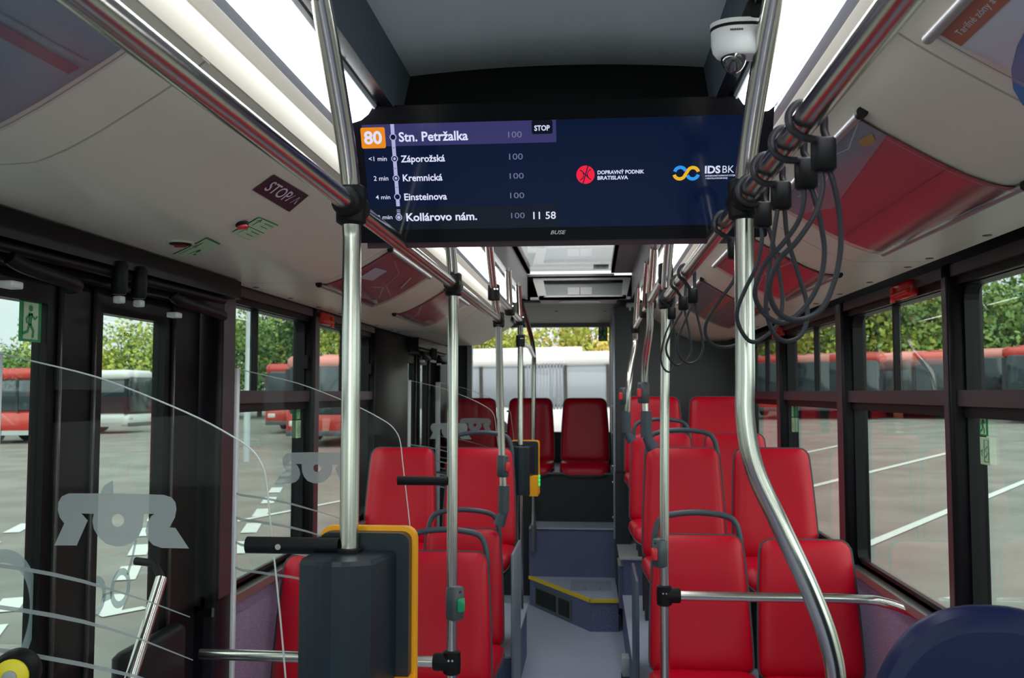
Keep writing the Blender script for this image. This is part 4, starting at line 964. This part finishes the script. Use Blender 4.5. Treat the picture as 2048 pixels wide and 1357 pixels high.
# STOP sticker (letters run down the bus)
fn = mapper(-1, cove_quad(-1, [(504, 379), (578, 423), (617, 390), (547, 348)]))
o = thing('stop_sticker', 'dark purple sticker with white letters STOP above the nearer door', 'sticker')
m = MB(); grid(m, fn, 0, 0, 1, 1, .002); m.build('sticker_ground', mat('sticker_purple', (.035, .012, .022), .5), o)
m = MB(); text(m, 'STOP', fn, .12, .68, .28, .50, .01, .0035)
strip2(m, [(.68, .32), (.74, .74), (.80, .34), (.86, .76), (.90, .40)], .03, fn, .0035); m.build('sticker_letters', mat('letter_pink', (.72, .62, .68), .5), o)
at0(o, tuple(fn(.5, .5, 0)))
def green_sign(Q, rows, label):
    fn = mapper(-1, Q); o = thing('emergency_sticker', label, 'sticker', group='green emergency stickers over the nearer door')
    m = MB(); grid(m, fn, 0, 0, 1, 1, .0015); m.build('sticker_border', SGREEN, o)
    m = MB()
    for i in range(rows): grid(m, fn, .02, .02 + i * .98 / rows, .98, (i + 1) * .98 / rows - .01, .0025)
    m.build('sticker_ground', SPALE, o)
    m = MB()
    for i in range(rows):
        b0 = .10 + i * .98 / rows; hh = .75 / rows
        strip2(m, [(.18, b0), (.18, b0 + hh)], .03, fn, .0035); strip2(m, [(.10, b0 + hh * .6), (.18, b0 + hh), (.26, b0 + hh * .6)], .03, fn, .0035)
        if rows == 1: flat(m, circ(.70, .5, .06, 12), fn, .0035); strip2(m, [(.55, .25), (.62, .6), (.8, .3), (.92, .35)], .04, fn, .0035)
        else:
            strip2(m, [(.45, b0 + hh * .72), (.88, b0 + hh * .72)], .025, fn, .0035); strip2(m, [(.45, b0 + hh * .3), (.80, b0 + hh * .3)], .025, fn, .0035)
    m.build('sticker_print', SGREEN, o); at0(o, tuple(fn(.5, .5, 0)))
green_sign(cove_quad(-1, [(463, 463), (500, 480), (557, 450), (518, 433)]), 2, 'green and pale two-row emergency sticker beside the red button over the nearer door')
green_sign(cove_quad(-1, [(346, 508), (373, 518), (441, 487), (414, 474)]), 1, 'green and pale single-row emergency sticker beside the recessed round valve')
s_, y_ = cove_hit(-1, 483, 446); c = cove(-1, s_, y_)
o = thing('emergency_button', 'small red push button with black collar over the nearer door', 'button', tuple(c))
m = MB(); m.lathe([(.016, 0), (.016, .007), (.013, .008)], (0, 0, 0), axis=(.25, 0, -1), n=18); m.build('collar', BLACKP, o)
m = MB(); m.lathe([(.013, .007), (.013, .013), (.010, .015)], (0, 0, 0), axis=(.25, 0, -1), n=18); m.build('push_button', STOPRED, o)
s_, y_ = cove_hit(-1, 361, 485); c = cove(-1, s_, y_)
o = thing('emergency_valve', 'recessed round emergency valve with beige ring over the nearer door', 'valve', tuple(c))
m = MB(); m.lathe([(.036, 0), (.034, .004), (.028, .004), (.026, .001)], (0, 0, 0), axis=(0, 0, -1), n=28); m.build('outer_ring', BEIGE, o)
m = MB(); m.lathe([(.027, 0.0), (.027, .006), (.020, .007)], (0, 0, 0), axis=(0, 0, -1), n=28); m.build('valve_disc', BLACKP, o)
m = MB(); m.box((-.014, -.004, -.013), (.014, .004, -.006)); m.build('valve_knob', mat('valve_red', (.30, .03, .03), .4), o)

PINK = mat('poster_red', (.38, .085, .105), .35); PGREY = mat('poster_grey', (.20, .19, .22), .4); PWHT = mat('poster_white', (.62, .62, .68), .4)
PBLU = mat('poster_bluegrey', (.22, .26, .31), .4); PREFL = mat('reflection_salmon', (.55, .16, .10), .4)
def poster(sx, Q, base, label, art, rails=True):
    """Q corners in (s, y): inner-near, inner-far, outer-far, outer-near"""
    (s0, y0), (s1, y1) = Q
    fn = lambda a, b, h: cove(sx, s0 + (s1 - s0) * b, y0 + (y1 - y0) * a, h)       # a along the bus, b down the cove
    o = thing('poster_holder', label, 'poster', group='posters on the curved overhead panels')
    m = MB(); grid(m, fn, 0, 0, 1, 1, .004, 6, 14); m.build('poster_sheet', base, o)
    art(o, fn)
    m = MB(); grid(m, fn, -.01, 0, 1.01, 1, .011, 6, 14); m.build('plexi_cover', PLEX, o)
    if rails:
        for b in (0, 1):
            m = MB(); m.tube([fn(-.03, b, .006), fn(1.03, b, .006)], .009, 10); m.build('holder_rail', mat('holder_rail_grey', (.33, .32, .33), .35, .4), o)
        for b in (0, 1): m = MB(); m.tube([fn(-.05, b, .006), fn(-.03, b, .006)], .011, 10); m.build('rail_cap', BLACKP, o)
    for a in (0, 1):
        m = MB(); strip2(m, [(a, k / 12) for k in range(13)], .004, lambda x, y, h: fn(x, y, .0115)); m.build('cover_edge', mat('cover_edge_grey', (.25, .24, .24), .3), o)
    at0(o, tuple(fn(.5, .5, 0)))
def part(o, nm, mt, f):
    m = MB(); f(m); m.build(nm, mt, o)
H5 = .0055
def artB(o, fn):
    part(o, 'grey_area', PGREY, lambda m: (flat(m, [(0, .30), (.42, .30), (.30, .62), (.35, 1), (0, 1)], fn, H5), flat(m, [(.35, .72), (.86, .84), (.80, 1), (.35, 1)], fn, H5)))
    part(o, 'white_area', PWHT, lambda m: (flat(m, [(.10, .33), (.30, .28), (.32, .52), (.12, .60)], fn, .007), flat(m, [(.82, .80), (.95, .86), (.93, .90), (.80, .85)], fn, .007)))
    part(o, 'white_lines', PWHT, lambda m: (strip2(m, [(.35, .95), (.60, .90), (.80, .75), (.60, .55), (.45, .62)], .015, fn, .007), strip2(m, [(.2, .1), (.5, .22), (.6, .5), (.9, .62)], .008, fn, .007), strip2(m, [(.75, .18), (.85, .42)], .03, fn, .007)))
def artC(o, fn):
    part(o, 'grey_area', PGREY, lambda m: (flat(m, [(0, .55), (.45, .98), (0, .99)], fn, H5), flat(m, [(.55, 0), (1, 0), (1, .5), (.8, .4)], fn, H5)))
    part(o, 'white_lines', PWHT, lambda m: (strip2(m, [(.0, .52), (.25, .72), (.45, .98)], .03, fn, .007), strip2(m, [(.2, .0), (.5, .5), (.6, .95)], .012, fn, .007), flat(m, [(.72, .74), (.98, .74), (.98, .86), (.72, .86)], fn, .007)))
def artE(o, fn):
    part(o, 'blue_grey_area', PBLU, lambda m: flat(m, [(0, 0), (1, 0), (1, .20), (.72, .36), (.0, .20)], fn, H5))
    part(o, 'white_lines', PWHT, lambda m: (strip2(m, [(.0, .02), (.2, .10), (.3, .06), (.5, .15), (.8, .10)], .008, fn, .007), strip2(m, [(.6, .10), (.7, .22), (.85, .26)], .008, fn, .007)))
    part(o, 'fold_line', mat('poster_fold', (.30, .10, .12), .4), lambda m: strip2(m, [(.0, .60), (1, .62)], .012, fn, .007))
    part(o, 'yellow_patch', mat('poster_yellow', (.45, .30, .06), .4), lambda m: flat(m, [(.03, .13), (.12, .10), (.14, .16), (.06, .18)], fn, .007))
    part(o, 'foot_text', PWHT, lambda m: [strip2(m, [(.75 + k * .05, .955), (.78 + k * .05, .955)], .02, fn, .007) for k in range(4)])
def artF(o, fn):
    part(o, 'white_lines', PWHT, lambda m: (strip2(m, [(.3, .10), (.5, .5), (1, .45)], .01, fn, .007), strip2(m, [(0, .55), (.5, .48), (1, .60)], .008, fn, .007)))
    part(o, 'fold_line', mat('poster_fold', (.30, .10, .12), .4), lambda m: strip2(m, [(.0, .5), (1, .5)], .01, fn, .0075))
def artG(o, fn):
    part(o, 'painted_reflections', PREFL, lambda m: (flat(m, [(0, .35), (1, .40), (1, .58), (0, .52)], fn, H5), flat(m, [(0, .70), (1, .74), (1, .98), (0, .90)], fn, H5)))  # orange reflections painted as flat bands on the sheet
def artA(o, fn):
    part(o, 'red_area', mat('poster_mauve', (.24, .10, .13), .4), lambda m: flat(m, [(0, .42), (.98, .30), (.98, .98), (0, .98)], fn, H5))
    part(o, 'grey_lines', PBLU, lambda m: (strip2(m, [(.0, .30), (.5, .34), (.98, .26)], .03, fn, .007), strip2(m, [(.55, .98), (.70, .7), (.60, .45)], .008, fn, .007)))
def artD(o, fn):
    part(o, 'header_band', mat('poster_orange', (.42, .09, .015), .4), lambda m: flat(m, [(0, .0), (1, .0), (1, .13), (0, .13)], fn, H5))
    g = lambda a, b, h: fn(1 - a, b, h)
    part(o, 'header_text', PWHT, lambda m: text(m, 'Tarifné zóny a cestovné lístky', lambda a, b, h: fn(1 - a, 1 - b, h), .03, .30, .905, .032, .004, .007))
    for k, c_ in enumerate(((.02, .17, .40), (.42, .36, .10), (.10, .20, .50), (.45, .35, .05))):
        part(o, 'zone_band', mat('zone_%d' % k, c_, .4), lambda m: strip2(m, [(1 - .30 * math.cos(t) * (1.35 - .2 * k) - .35, .62 - .30 * math.sin(t) * (1.3 - .25 * k)) for t in [PI * q / 14 for q in range(15)]], .06, fn, .006))
    part(o, 'pink_foot', mat('poster_pink', (.45, .22, .24), .4), lambda m: flat(m, [(0, .72), (1, .72), (1, 1), (0, 1)], fn, H5))
    part(o, 'house_mark', PGREY, lambda m: flat(m, [(.93, .60), (.97, .58), (.97, .66), (.93, .66)], fn, .007))
sB0 = cove_hit(-1, 780, 497)[0]; sB1 = cove_hit(-1, 640, 567)[0]
sE0 = cove_hit(1, 1722, 225)[0]; sE1 = cove_hit(1, 2010, 385)[0]
poster(-1, ((sB0, 3.11), (sB1, 3.83)), PINK, 'glossy red map poster on the left overhead panel behind the near pole', artB)
poster(-1, ((sB0, 4.32), (sB1, 5.04)), PINK, 'smaller looking red poster farther back on the left overhead panel', artC)
poster(-1, ((sB0 - .04, .30), (sB1 - .02, 1.252)), PBLU, 'large blue-grey and mauve poster at the top left corner', artA)
poster(1, ((sE0, 1.735), (sE1, 2.50)), PINK, 'large pink-red poster with blue-grey top behind the straps on the right', artE)
poster(1, ((sE0, 3.0), (sE1, 3.73)), PINK, 'second red poster on the right, seen through the strap loops', artF)
poster(1, ((sE0, 4.22), (sE1, 5.30)), PGREY, 'grey poster with painted salmon reflections on the right, left of the bent pole', artG)
poster(1, ((sE0 - .005, .45), (sE1, 1.33)), PWHT, 'white tariff poster with orange header band and coloured rings at the top right corner', artD)

# exit stickers on glass
def exit_sign(fn, w, h, label, second=None):
    o = thing('exit_sticker', label, 'sticker', group='green exit stickers on the windows')
    m = MB(); flat(m, [(0, 0), (w, 0), (w, h), (0, h)], fn, 0, .0012); m.build('sticker_ground', SGREEN, o)
    m = MB(); flat(m, [(w * .16, h * .06), (w * .84, h * .06), (w * .84, h * .94), (w * .16, h * .94)], fn, .002); m.build('sticker_field', SPALE, o)
    m = MB(); running_man(m, fn, w * .46, h * .08, h * .9, .003); m.build('running_figure', SGREEN, o)
    if second:
        m = MB(); flat(m, [(0, -h * 1.25), (w * 1.15, -h * 1.25), (w * 1.15, -.06 * h), (0, -.06 * h)], fn, 0, .0012); q = m.build('lower_label', SPALE, o)
        m = MB(); strip2(m, [(w * .5, -h * 1.12), (w * .5, -h * .18), (w * 1.0, -h * .18), (w * 1.0, -h * 1.12), (w * .5, -h * 1.12)], w * .06, fn, .002); strip2(m, [(w * .6, -h * .95), (w * .9, -h * .75), (w * .6, -h * .6), (w * .9, -h * .45)], w * .06, fn, .002); strip2(m, [(w * .1, -h * .7), (w * .28, -h * .6), (w * .2, -h * .9)], w * .06, fn, .002); m.build('lower_print', SGREEN, q)
    at0(o, tuple(fn(w / 2, h / 2, 0)))
p = hit(38, 682, X=-1.338); q = hit(84, 616, X=-1.338)
exit_sign(lambda a, b, h: V(-1.340 + h, p.y + a, p.z + b), q.y - p.y, .10, 'green running-man exit sticker on the nearer door glass at the left')
p2 = hit(1977, 873, X=1.118); q2 = hit(1944, 828, X=1.118)
exit_sign(lambda a, b, h: V(1.118 - h, p2.y + .055 - a, p2.z + b), .055, .066, 'green running-man exit sticker on the nearest right window', True)
for (u, v, X_) in ((1588, 835, 1.118),):
    p3 = hit(u, v, X=X_); exit_sign(lambda a, b, h, p3=p3: V(X_ - h, p3.y + .055 - a, p3.z + b), .055, .066, 'small green exit sticker low in the far right window', True)
p4 = hit(592, 840, X=-1.318); exit_sign(lambda a, b, h: V(-1.318 + h, p4.y + a, p4.z + b), .055, .066, 'green exit sticker beside the left window pillar', True)
p5 = hit(1197, 683, Y=8.53); exit_sign(lambda a, b, h: V(p5.x + a, 8.53 - h, p5.z + b), .085, .16, 'green exit sticker in the upper right corner of the rear window')
o = thing('exit_sticker', 'green sticker on the clear roof hatch', 'sticker', (.06, 5.95, 2.483)); m = MB(); m.box((-.05, -.12, -.002), (.05, .10, 0)); m.build('sticker_ground', SPALE, o); m = MB(); m.box((-.035, -.09, -.0035), (-.005, .07, -.002)).box((.005, -.09, -.0035), (.035, .07, -.002)); m.build('sticker_print', SGREEN, o)

# emergency hammers
def hammer(sx, y, label):
    X_ = 1.075 if sx > 0 else -1.275
    o = thing('emergency_hammer', label, 'hammer', (X_, y, 2.01), group='red emergency hammers over the windows')
    m = MB(); m.rbox((-.02, -.09, -.035), (.02, .09, .022), .014, 3, axis=1); m.build('hammer_holder', HAMRED, o)
    m = MB(); m.tube([V(-sx * .022, -.10, -.018), V(-sx * .022, .06, -.022)], [.008, .010], 8); m.tube([V(-sx * .022, .06, -.045), V(-sx * .022, .06, .008)], .008, 8); m.build('hammer', mat('hammer_red2', (.70, .03, .015), .25), o)
hammer(1, 3.20, 'red emergency hammer in its holder above the right window'); hammer(-1, 4.20, 'red emergency hammer in its holder above the left window')
hammer(1, 5.3, 'far red emergency hammer above the right rear window')

# ================================================================== OUTSIDE
gnd = MB(); NG = 24
ASPH = mat('asphalt', (.20, .195, .175), .9, noise=((.29, .28, .255), .8, .35, .7))
gs = [(-90 + 180 * i / NG, -20 + 110 * j / NG) for j in range(NG + 1) for i in range(NG + 1)]
gnd.add([V(x, y, gz(x, y)) for x, y in gs], [(j * (NG + 1) + i, j * (NG + 1) + i + 1, (j + 1) * (NG + 1) + i + 1, (j + 1) * (NG + 1) + i) for j in range(NG) for i in range(NG)])
go = gnd.build('ground', ASPH); tag(go, 'grey concrete yard outside the bus', kind='structure')
PAINT = mat('white_paint', (.72, .74, .72), .7)
def pline(pix, wpx, dash=None, name='painted_line'):
    P = [hitg(*q) for q in pix]; m = MB(); up = V(0, 0, .012)
    for a, b in zip(P, P[1:]):
        d = (b - a); L = d.length; d.normalize(); n = V(-d.y, d.x, 0) * wpx / 2
        if dash:
            t = 0
            while t < L: e = min(t + dash[0], L); m.add([a + d * t - n + up, a + d * e - n + up, a + d * e + n + up, a + d * t + n + up], [(0, 1, 2, 3)]); t += dash[0] + dash[1]
        else: m.add([a - n + up, b - n + up, b + n + up, a + n + up], [(0, 1, 2, 3)])
    o = m.build(name, PAINT, go); return o
pline([(1690, 1110), (1905, 1020)], .14); pline([(1935, 1012), (2048, 965), (2400, 830)], .14)
pline([(1560, 990), (1905, 905)], .16); pline([(1500, 930), (1690, 890)], .16)
pline([(470, 1110), (600, 905)], .22, (.9, .7)); pline([(215, 1230), (330, 1000), (420, 895)], .22, (.8, .7)); pline([(-60, 1110), (170, 990)], .22, (.9, .8)); pline([(200, 1235), (290, 1218)], .12)
pline([(470, 1045), (700, 1000)], .12); pline([(-40, 1290), (45, 1180)], .22, (.6, .5))

BUSR = mat('bus_red', (.52, .035, .025), .25, coat=.4); BUSW = mat('bus_white', (.72, .74, .74), .3, coat=.3)
BGL = mat('bus_glass_dark', (.018, .035, .045), .12, spec=.8); TYRE = mat('tyre_black', (.015, .015, .015), .8); GREYW = mat('bus_grey_window', (.22, .25, .29), .25)
ROLL = math.atan(GB)
def bus(cx, cy, rz, L, body, roof, label, joint=False, glass=None, wl=1.25):
    """local x along the bus, origin on the ground at its centre"""
    o = thing('parked_bus', label, 'bus', (cx, cy, gz(cx, cy)), rz, group='buses parked in the yard'); o.rotation_euler = (0, -ROLL, rz) if abs(math.cos(rz)) > .9 else (0, 0, rz)
    gl = glass or BGL; Wd = 1.27
    def shell(z0, z1, ins, mt, nm, l0=-L / 2, l1=L / 2, r=.25):
        m = MB(); m.rbox((l0 + ins, -Wd + ins, z0), (l1 - ins, Wd - ins, z1), r, 4); return m.build(nm, mt, o)
    shell(.32, wl, 0, body, 'lower_body'); shell(wl - .03, 2.55, .03, gl, 'window_band'); shell(2.5, 2.95, 0, roof, 'roof', r=.3)
    m = MB(); m.rbox((-L * .28, -.85, 2.95), (L * .05, .85, 3.12), .15, 3); m.build('roof_unit', roof, o)
    for x in ([-L / 2 + .12 + k * (L - .24) / 8 for k in range(9)]):
        m = MB(); m.box((x - .05, -Wd - .004, wl - .03), (x + .05, Wd + .004, 2.52)); m.build('window_post', body if x in () else mat('bus_post_black', (.02, .02, .022), .4), o)
    for e in (-1, 1):
        m = MB(); m.rbox((min(e * (L / 2 - .05), e * (L / 2 + .012)), -1.1, 1.0), (max(e * (L / 2 - .05), e * (L / 2 + .012)), 1.1, 2.62), .15, 3, axis=0); m.build('windscreen', gl, o)
        for s in (-1, 1):
            m = MB(); m.rbox((min(e * (L / 2 - .03), e * (L / 2 + .015)), s * .95 - .16, .62), (max(e * (L / 2 - .03), e * (L / 2 + .015)), s * .95 + .16, .80), .04, 3, axis=0); m.build('lamp', mat('bus_lamp', (.75, .70, .66), .2), o)
        m = MB(); m.rbox((min(e * (L / 2 - .02), e * (L / 2 + .03)), -1.2, .30), (max(e * (L / 2 - .02), e * (L / 2 + .03)), 1.2, .48), .02, 2, axis=0); m.build('bumper', mat('bus_bumper', (.10, .10, .11), .5), o)
    for x in (-L / 2 + 3.2, L / 2 - 2.7):
        for s in (-1, 1):
            m = MB(); m.lathe([(.44, 0), (.47, .03), (.47, .25), (.44, .28)], (x, s * (Wd + .01), .47), axis=(0, -s, 0), n=24); w_ = m.build('wheel', TYRE, o)
            m = MB(); m.lathe([(.27, -.012), (.27, .01)], (x, s * (Wd + .01), .47), axis=(0, -s, 0), n=20); m.build('wheel_rim', mat('rim_grey', (.45, .46, .46), .4, .6), w_)
    m = MB(); m.box((-L / 2 + .3, -Wd - .008, .32), (L / 2 - .3, -Wd, .50)); m.build('skirt_stripe', mat('skirt_grey', (.45, .47, .47), .4), o)
    if joint:
        m = MB(); k = 0
        while k < 12:
            x = joint - .6 + k * .1; m.rbox((x, -Wd + .02, .5), (x + .07, Wd - .02, 2.85), .2, 3); k += 1
        m.build('bellows_joint', mat('bellows_grey', (.20, .22, .25), .6), o)
    return o
_p = hit(187, 800, Y=36.0); bus(_p.x - 6.3, 34.8, 0, 12.5, BUSR, BUSR, 'red bus seen side-on beyond the nearer door, at the left edge')
_p = hit(316, 800, Y=42.5); bus(_p.x - 6.2, 41.3, 0, 12, BUSW, BUSW, 'white bus with dark windows beyond the nearer door glass', wl=.92)
_p = hit(640, 800, Y=29); bus(_p.x, 35.2, PI / 2, 12, BUSR, mat('bus_roof_pale', (.66, .26, .22), .35), 'red bus parked nose-on beyond the left window pillar')
_p = hit(560, 800, Y=38); bus(_p.x, 44, PI / 2 + .1, 12, BUSR, BUSR, 'red bus behind the nose-on one, seen in the left windows')
_p = hit(738, 800, Y=33); bus(_p.x, 39.2, PI / 2, 12, BUSR, BUSR, 'red bus half hidden by the near left pole')
bus(-.8, 29.3, 0, 10.8, BUSW, BUSW, 'white articulated bus just behind the rear window', joint=-.6, glass=GREYW)
for i, (u, d_, t) in enumerate(((1540, 45, 'farthest of the right-hand row'), (1622, 45, 'left of the far right window pillar'), (1712, 44, 'right of the far right pillar'), (1800, 44, 'in the middle of the widest right window'), (1885, 43, 'by the wide right pillar'), (1985, 42, 'in the nearest right window'), (2075, 38, 'cut by the right edge of the picture'))):
    p = hit(u, 780, Y=d_); bus(p.x + 2.5, d_ + 4.5, math.radians(62), 12, BUSR, mat('bus_roof_pale', (.66, .26, .22), .35) if i % 2 else BUSR, 'red parked bus with a dark window band, ' + t)

# trees: a trunk and a crown of leaves
def leafy(seed, col, col2, h, w, n=2600):
    rnd = random.Random(seed); m = MB(); blobs = [(V(rnd.uniform(-.5, .5) * w, rnd.uniform(-.5, .5) * w, h * rnd.uniform(.30, .88)), rnd.uniform(.24, .42) * w) for _ in range(14)]
    vs = []; fs = []
    for i in range(n):
        c, r = rnd.choice(blobs); d = V(rnd.gauss(0, 1), rnd.gauss(0, 1), rnd.gauss(0, 1)).normalized() * r * rnd.uniform(.6, 1.05)
        p = c + d; a = V(rnd.gauss(0, 1), rnd.gauss(0, 1), rnd.gauss(0, 1)).normalized(); b = a.cross(d).normalized(); s = rnd.uniform(.10, .24)
        o = len(vs); vs += [p - a * s, p + b * s * .6, p + a * s, p - b * s * .6]; fs.append((o, o + 1, o + 2, o + 3))
    m.add(vs, fs); return m
def tree_kind(seed, name, c1, c2, h, w, label):
    root = thing('tree', label, 'tree', (0, 0, 0), group='trees beyond the yard')
    mt = mat('leaves_' + name, c1, .7, noise=(c2, .9, .38, .66))
    b = mt.node_tree.nodes['Principled BSDF']; b.inputs['Subsurface Weight'].default_value = 0
    leafy(seed, c1, c2, h, w).build('crown', mt, root)
    m = MB(); m.tube([V(0, 0, 0), V(.1, 0, h * .3), V(0, .1, h * .75)], [.18, .14, .05], 8); m.build('trunk', mat('bark', (.10, .085, .07), .9), root)
    return root
K = [tree_kind(3, 'green', (.10, .21, .05), (.24, .36, .09), 8.5, 5.5, 'x'), tree_kind(5, 'lime', (.24, .34, .05), (.50, .52, .09), 8.0, 5.0, 'x'), tree_kind(9, 'yellow', (.60, .46, .08), (.85, .70, .20), 7.5, 4.6, 'x'), tree_kind(12, 'dark', (.03, .09, .03), (.07, .17, .05), 9.0, 6.0, 'x')]  # yellow leaf colour brightened to stand for overexposed trees behind the bus
used = [False] * 4
def tree(k, x, y, s, label):
    if not used[k]: o = K[k]; used[k] = True
    else: o = copy_tree(K[k])
    o.location = (x, y, gz(x, y) - .1); o.rotation_euler = (0, 0, random.uniform(0, 6)); o.scale = (s, s, s)
    tag(o, label, 'tree', 'trees beyond the yard')
names = ['dense mid-green tree', 'lime-green tree', 'brightened yellow tree', 'dark green tree']
def treeline(us, d0, place, kinds, s0=1.0):
    for i, u in enumerate(us):
        d = d0 + random.uniform(-2, 4); p = hit(u, 760, Y=d); k = kinds[i % len(kinds)]
        o = ['first', 'second', 'third', 'fourth', 'fifth', 'sixth', 'seventh', 'eighth'][i]
        tree(k, p.x, p.y, s0 * random.uniform(.88, 1.1), names[k] + ', ' + o + ' from the left ' + place)
treeline([-120, -60, 0, 55], 57, 'beyond the left half of the nearer door', [0, 1, 0, 3], .66)
treeline([110, 165, 215, 262, 310, 365, 420], 58, 'beyond the right half of the nearer door', [1, 2, 2, 1, 0, 3], .80)
treeline([470, 520, 575, 630, 690, 750, 810], 58, 'beyond the left windows', [0, 1, 3, 0, 1, 0], .95)
treeline([880, 930, 985, 1035, 1090, 1140, 1190, 1240], 50, 'beyond the rear window', [2, 1, 2, 1, 2, 2, 1], .74)
treeline([1500, 1545, 1590, 1640], 58, 'beyond the far right windows', [0, 2, 1, 0], 1.0)
treeline([1690, 1735, 1780, 1825, 1870], 58, 'beyond the middle right windows', [0, 3, 0, 1, 0], 1.02)
treeline([1920, 1970, 2020, 2075, 2130], 56, 'beyond the nearest right window', [0, 0, 3, 1, 0], .97)
treeline([2190, 2260, 2340, 2430, 2540], 54, 'outside the nearest right window', [0, 1, 3, 0, 2], .95)
treeline([-520, -420, -330, -250, -180], 54, 'outside the nearest left windows', [1, 0, 3, 0, 1], .75)
p = hit(495, 800, X=-9.5); o = thing('lamp_post', 'grey street lamp post standing in the yard beyond the left window', 'lamp post', (p.x, p.y, gz(p.x, p.y)))
m = MB(); m.tube([V(0, 0, 0), V(0, 0, 7.5)], [.09, .06], 10); m.build('post', mat('post_grey', (.45, .50, .52), .5), o)
m = MB(); m.tube([V(0, 0, 7.4), V(.3, 0, 7.9), V(1.2, 0, 8.0)], .04, 8); m.rbox((1.1, -.12, 7.93), (1.7, .12, 8.05), .05); m.build('lamp_head', mat('post_grey', (.45, .50, .52), .5), o)

p = hit(1268, 612, Y=6.82); o = thing('wall_lamp', 'small white lamp low under the ceiling on the dark rear tower', 'lamp', (p.x, 6.85, p.z))
m = MB(); m.rbox((-.06, -.10, -.012), (.10, 0, .018), .012); m.build('lamp_body', WHITEP, o); m = MB(); m.lathe([(.008, 0), (.010, .02), (.004, .03)], (-.03, -.06, -.010), axis=(0, 0, -1), n=10); m.build('lamp_knob', WHITEP, o)
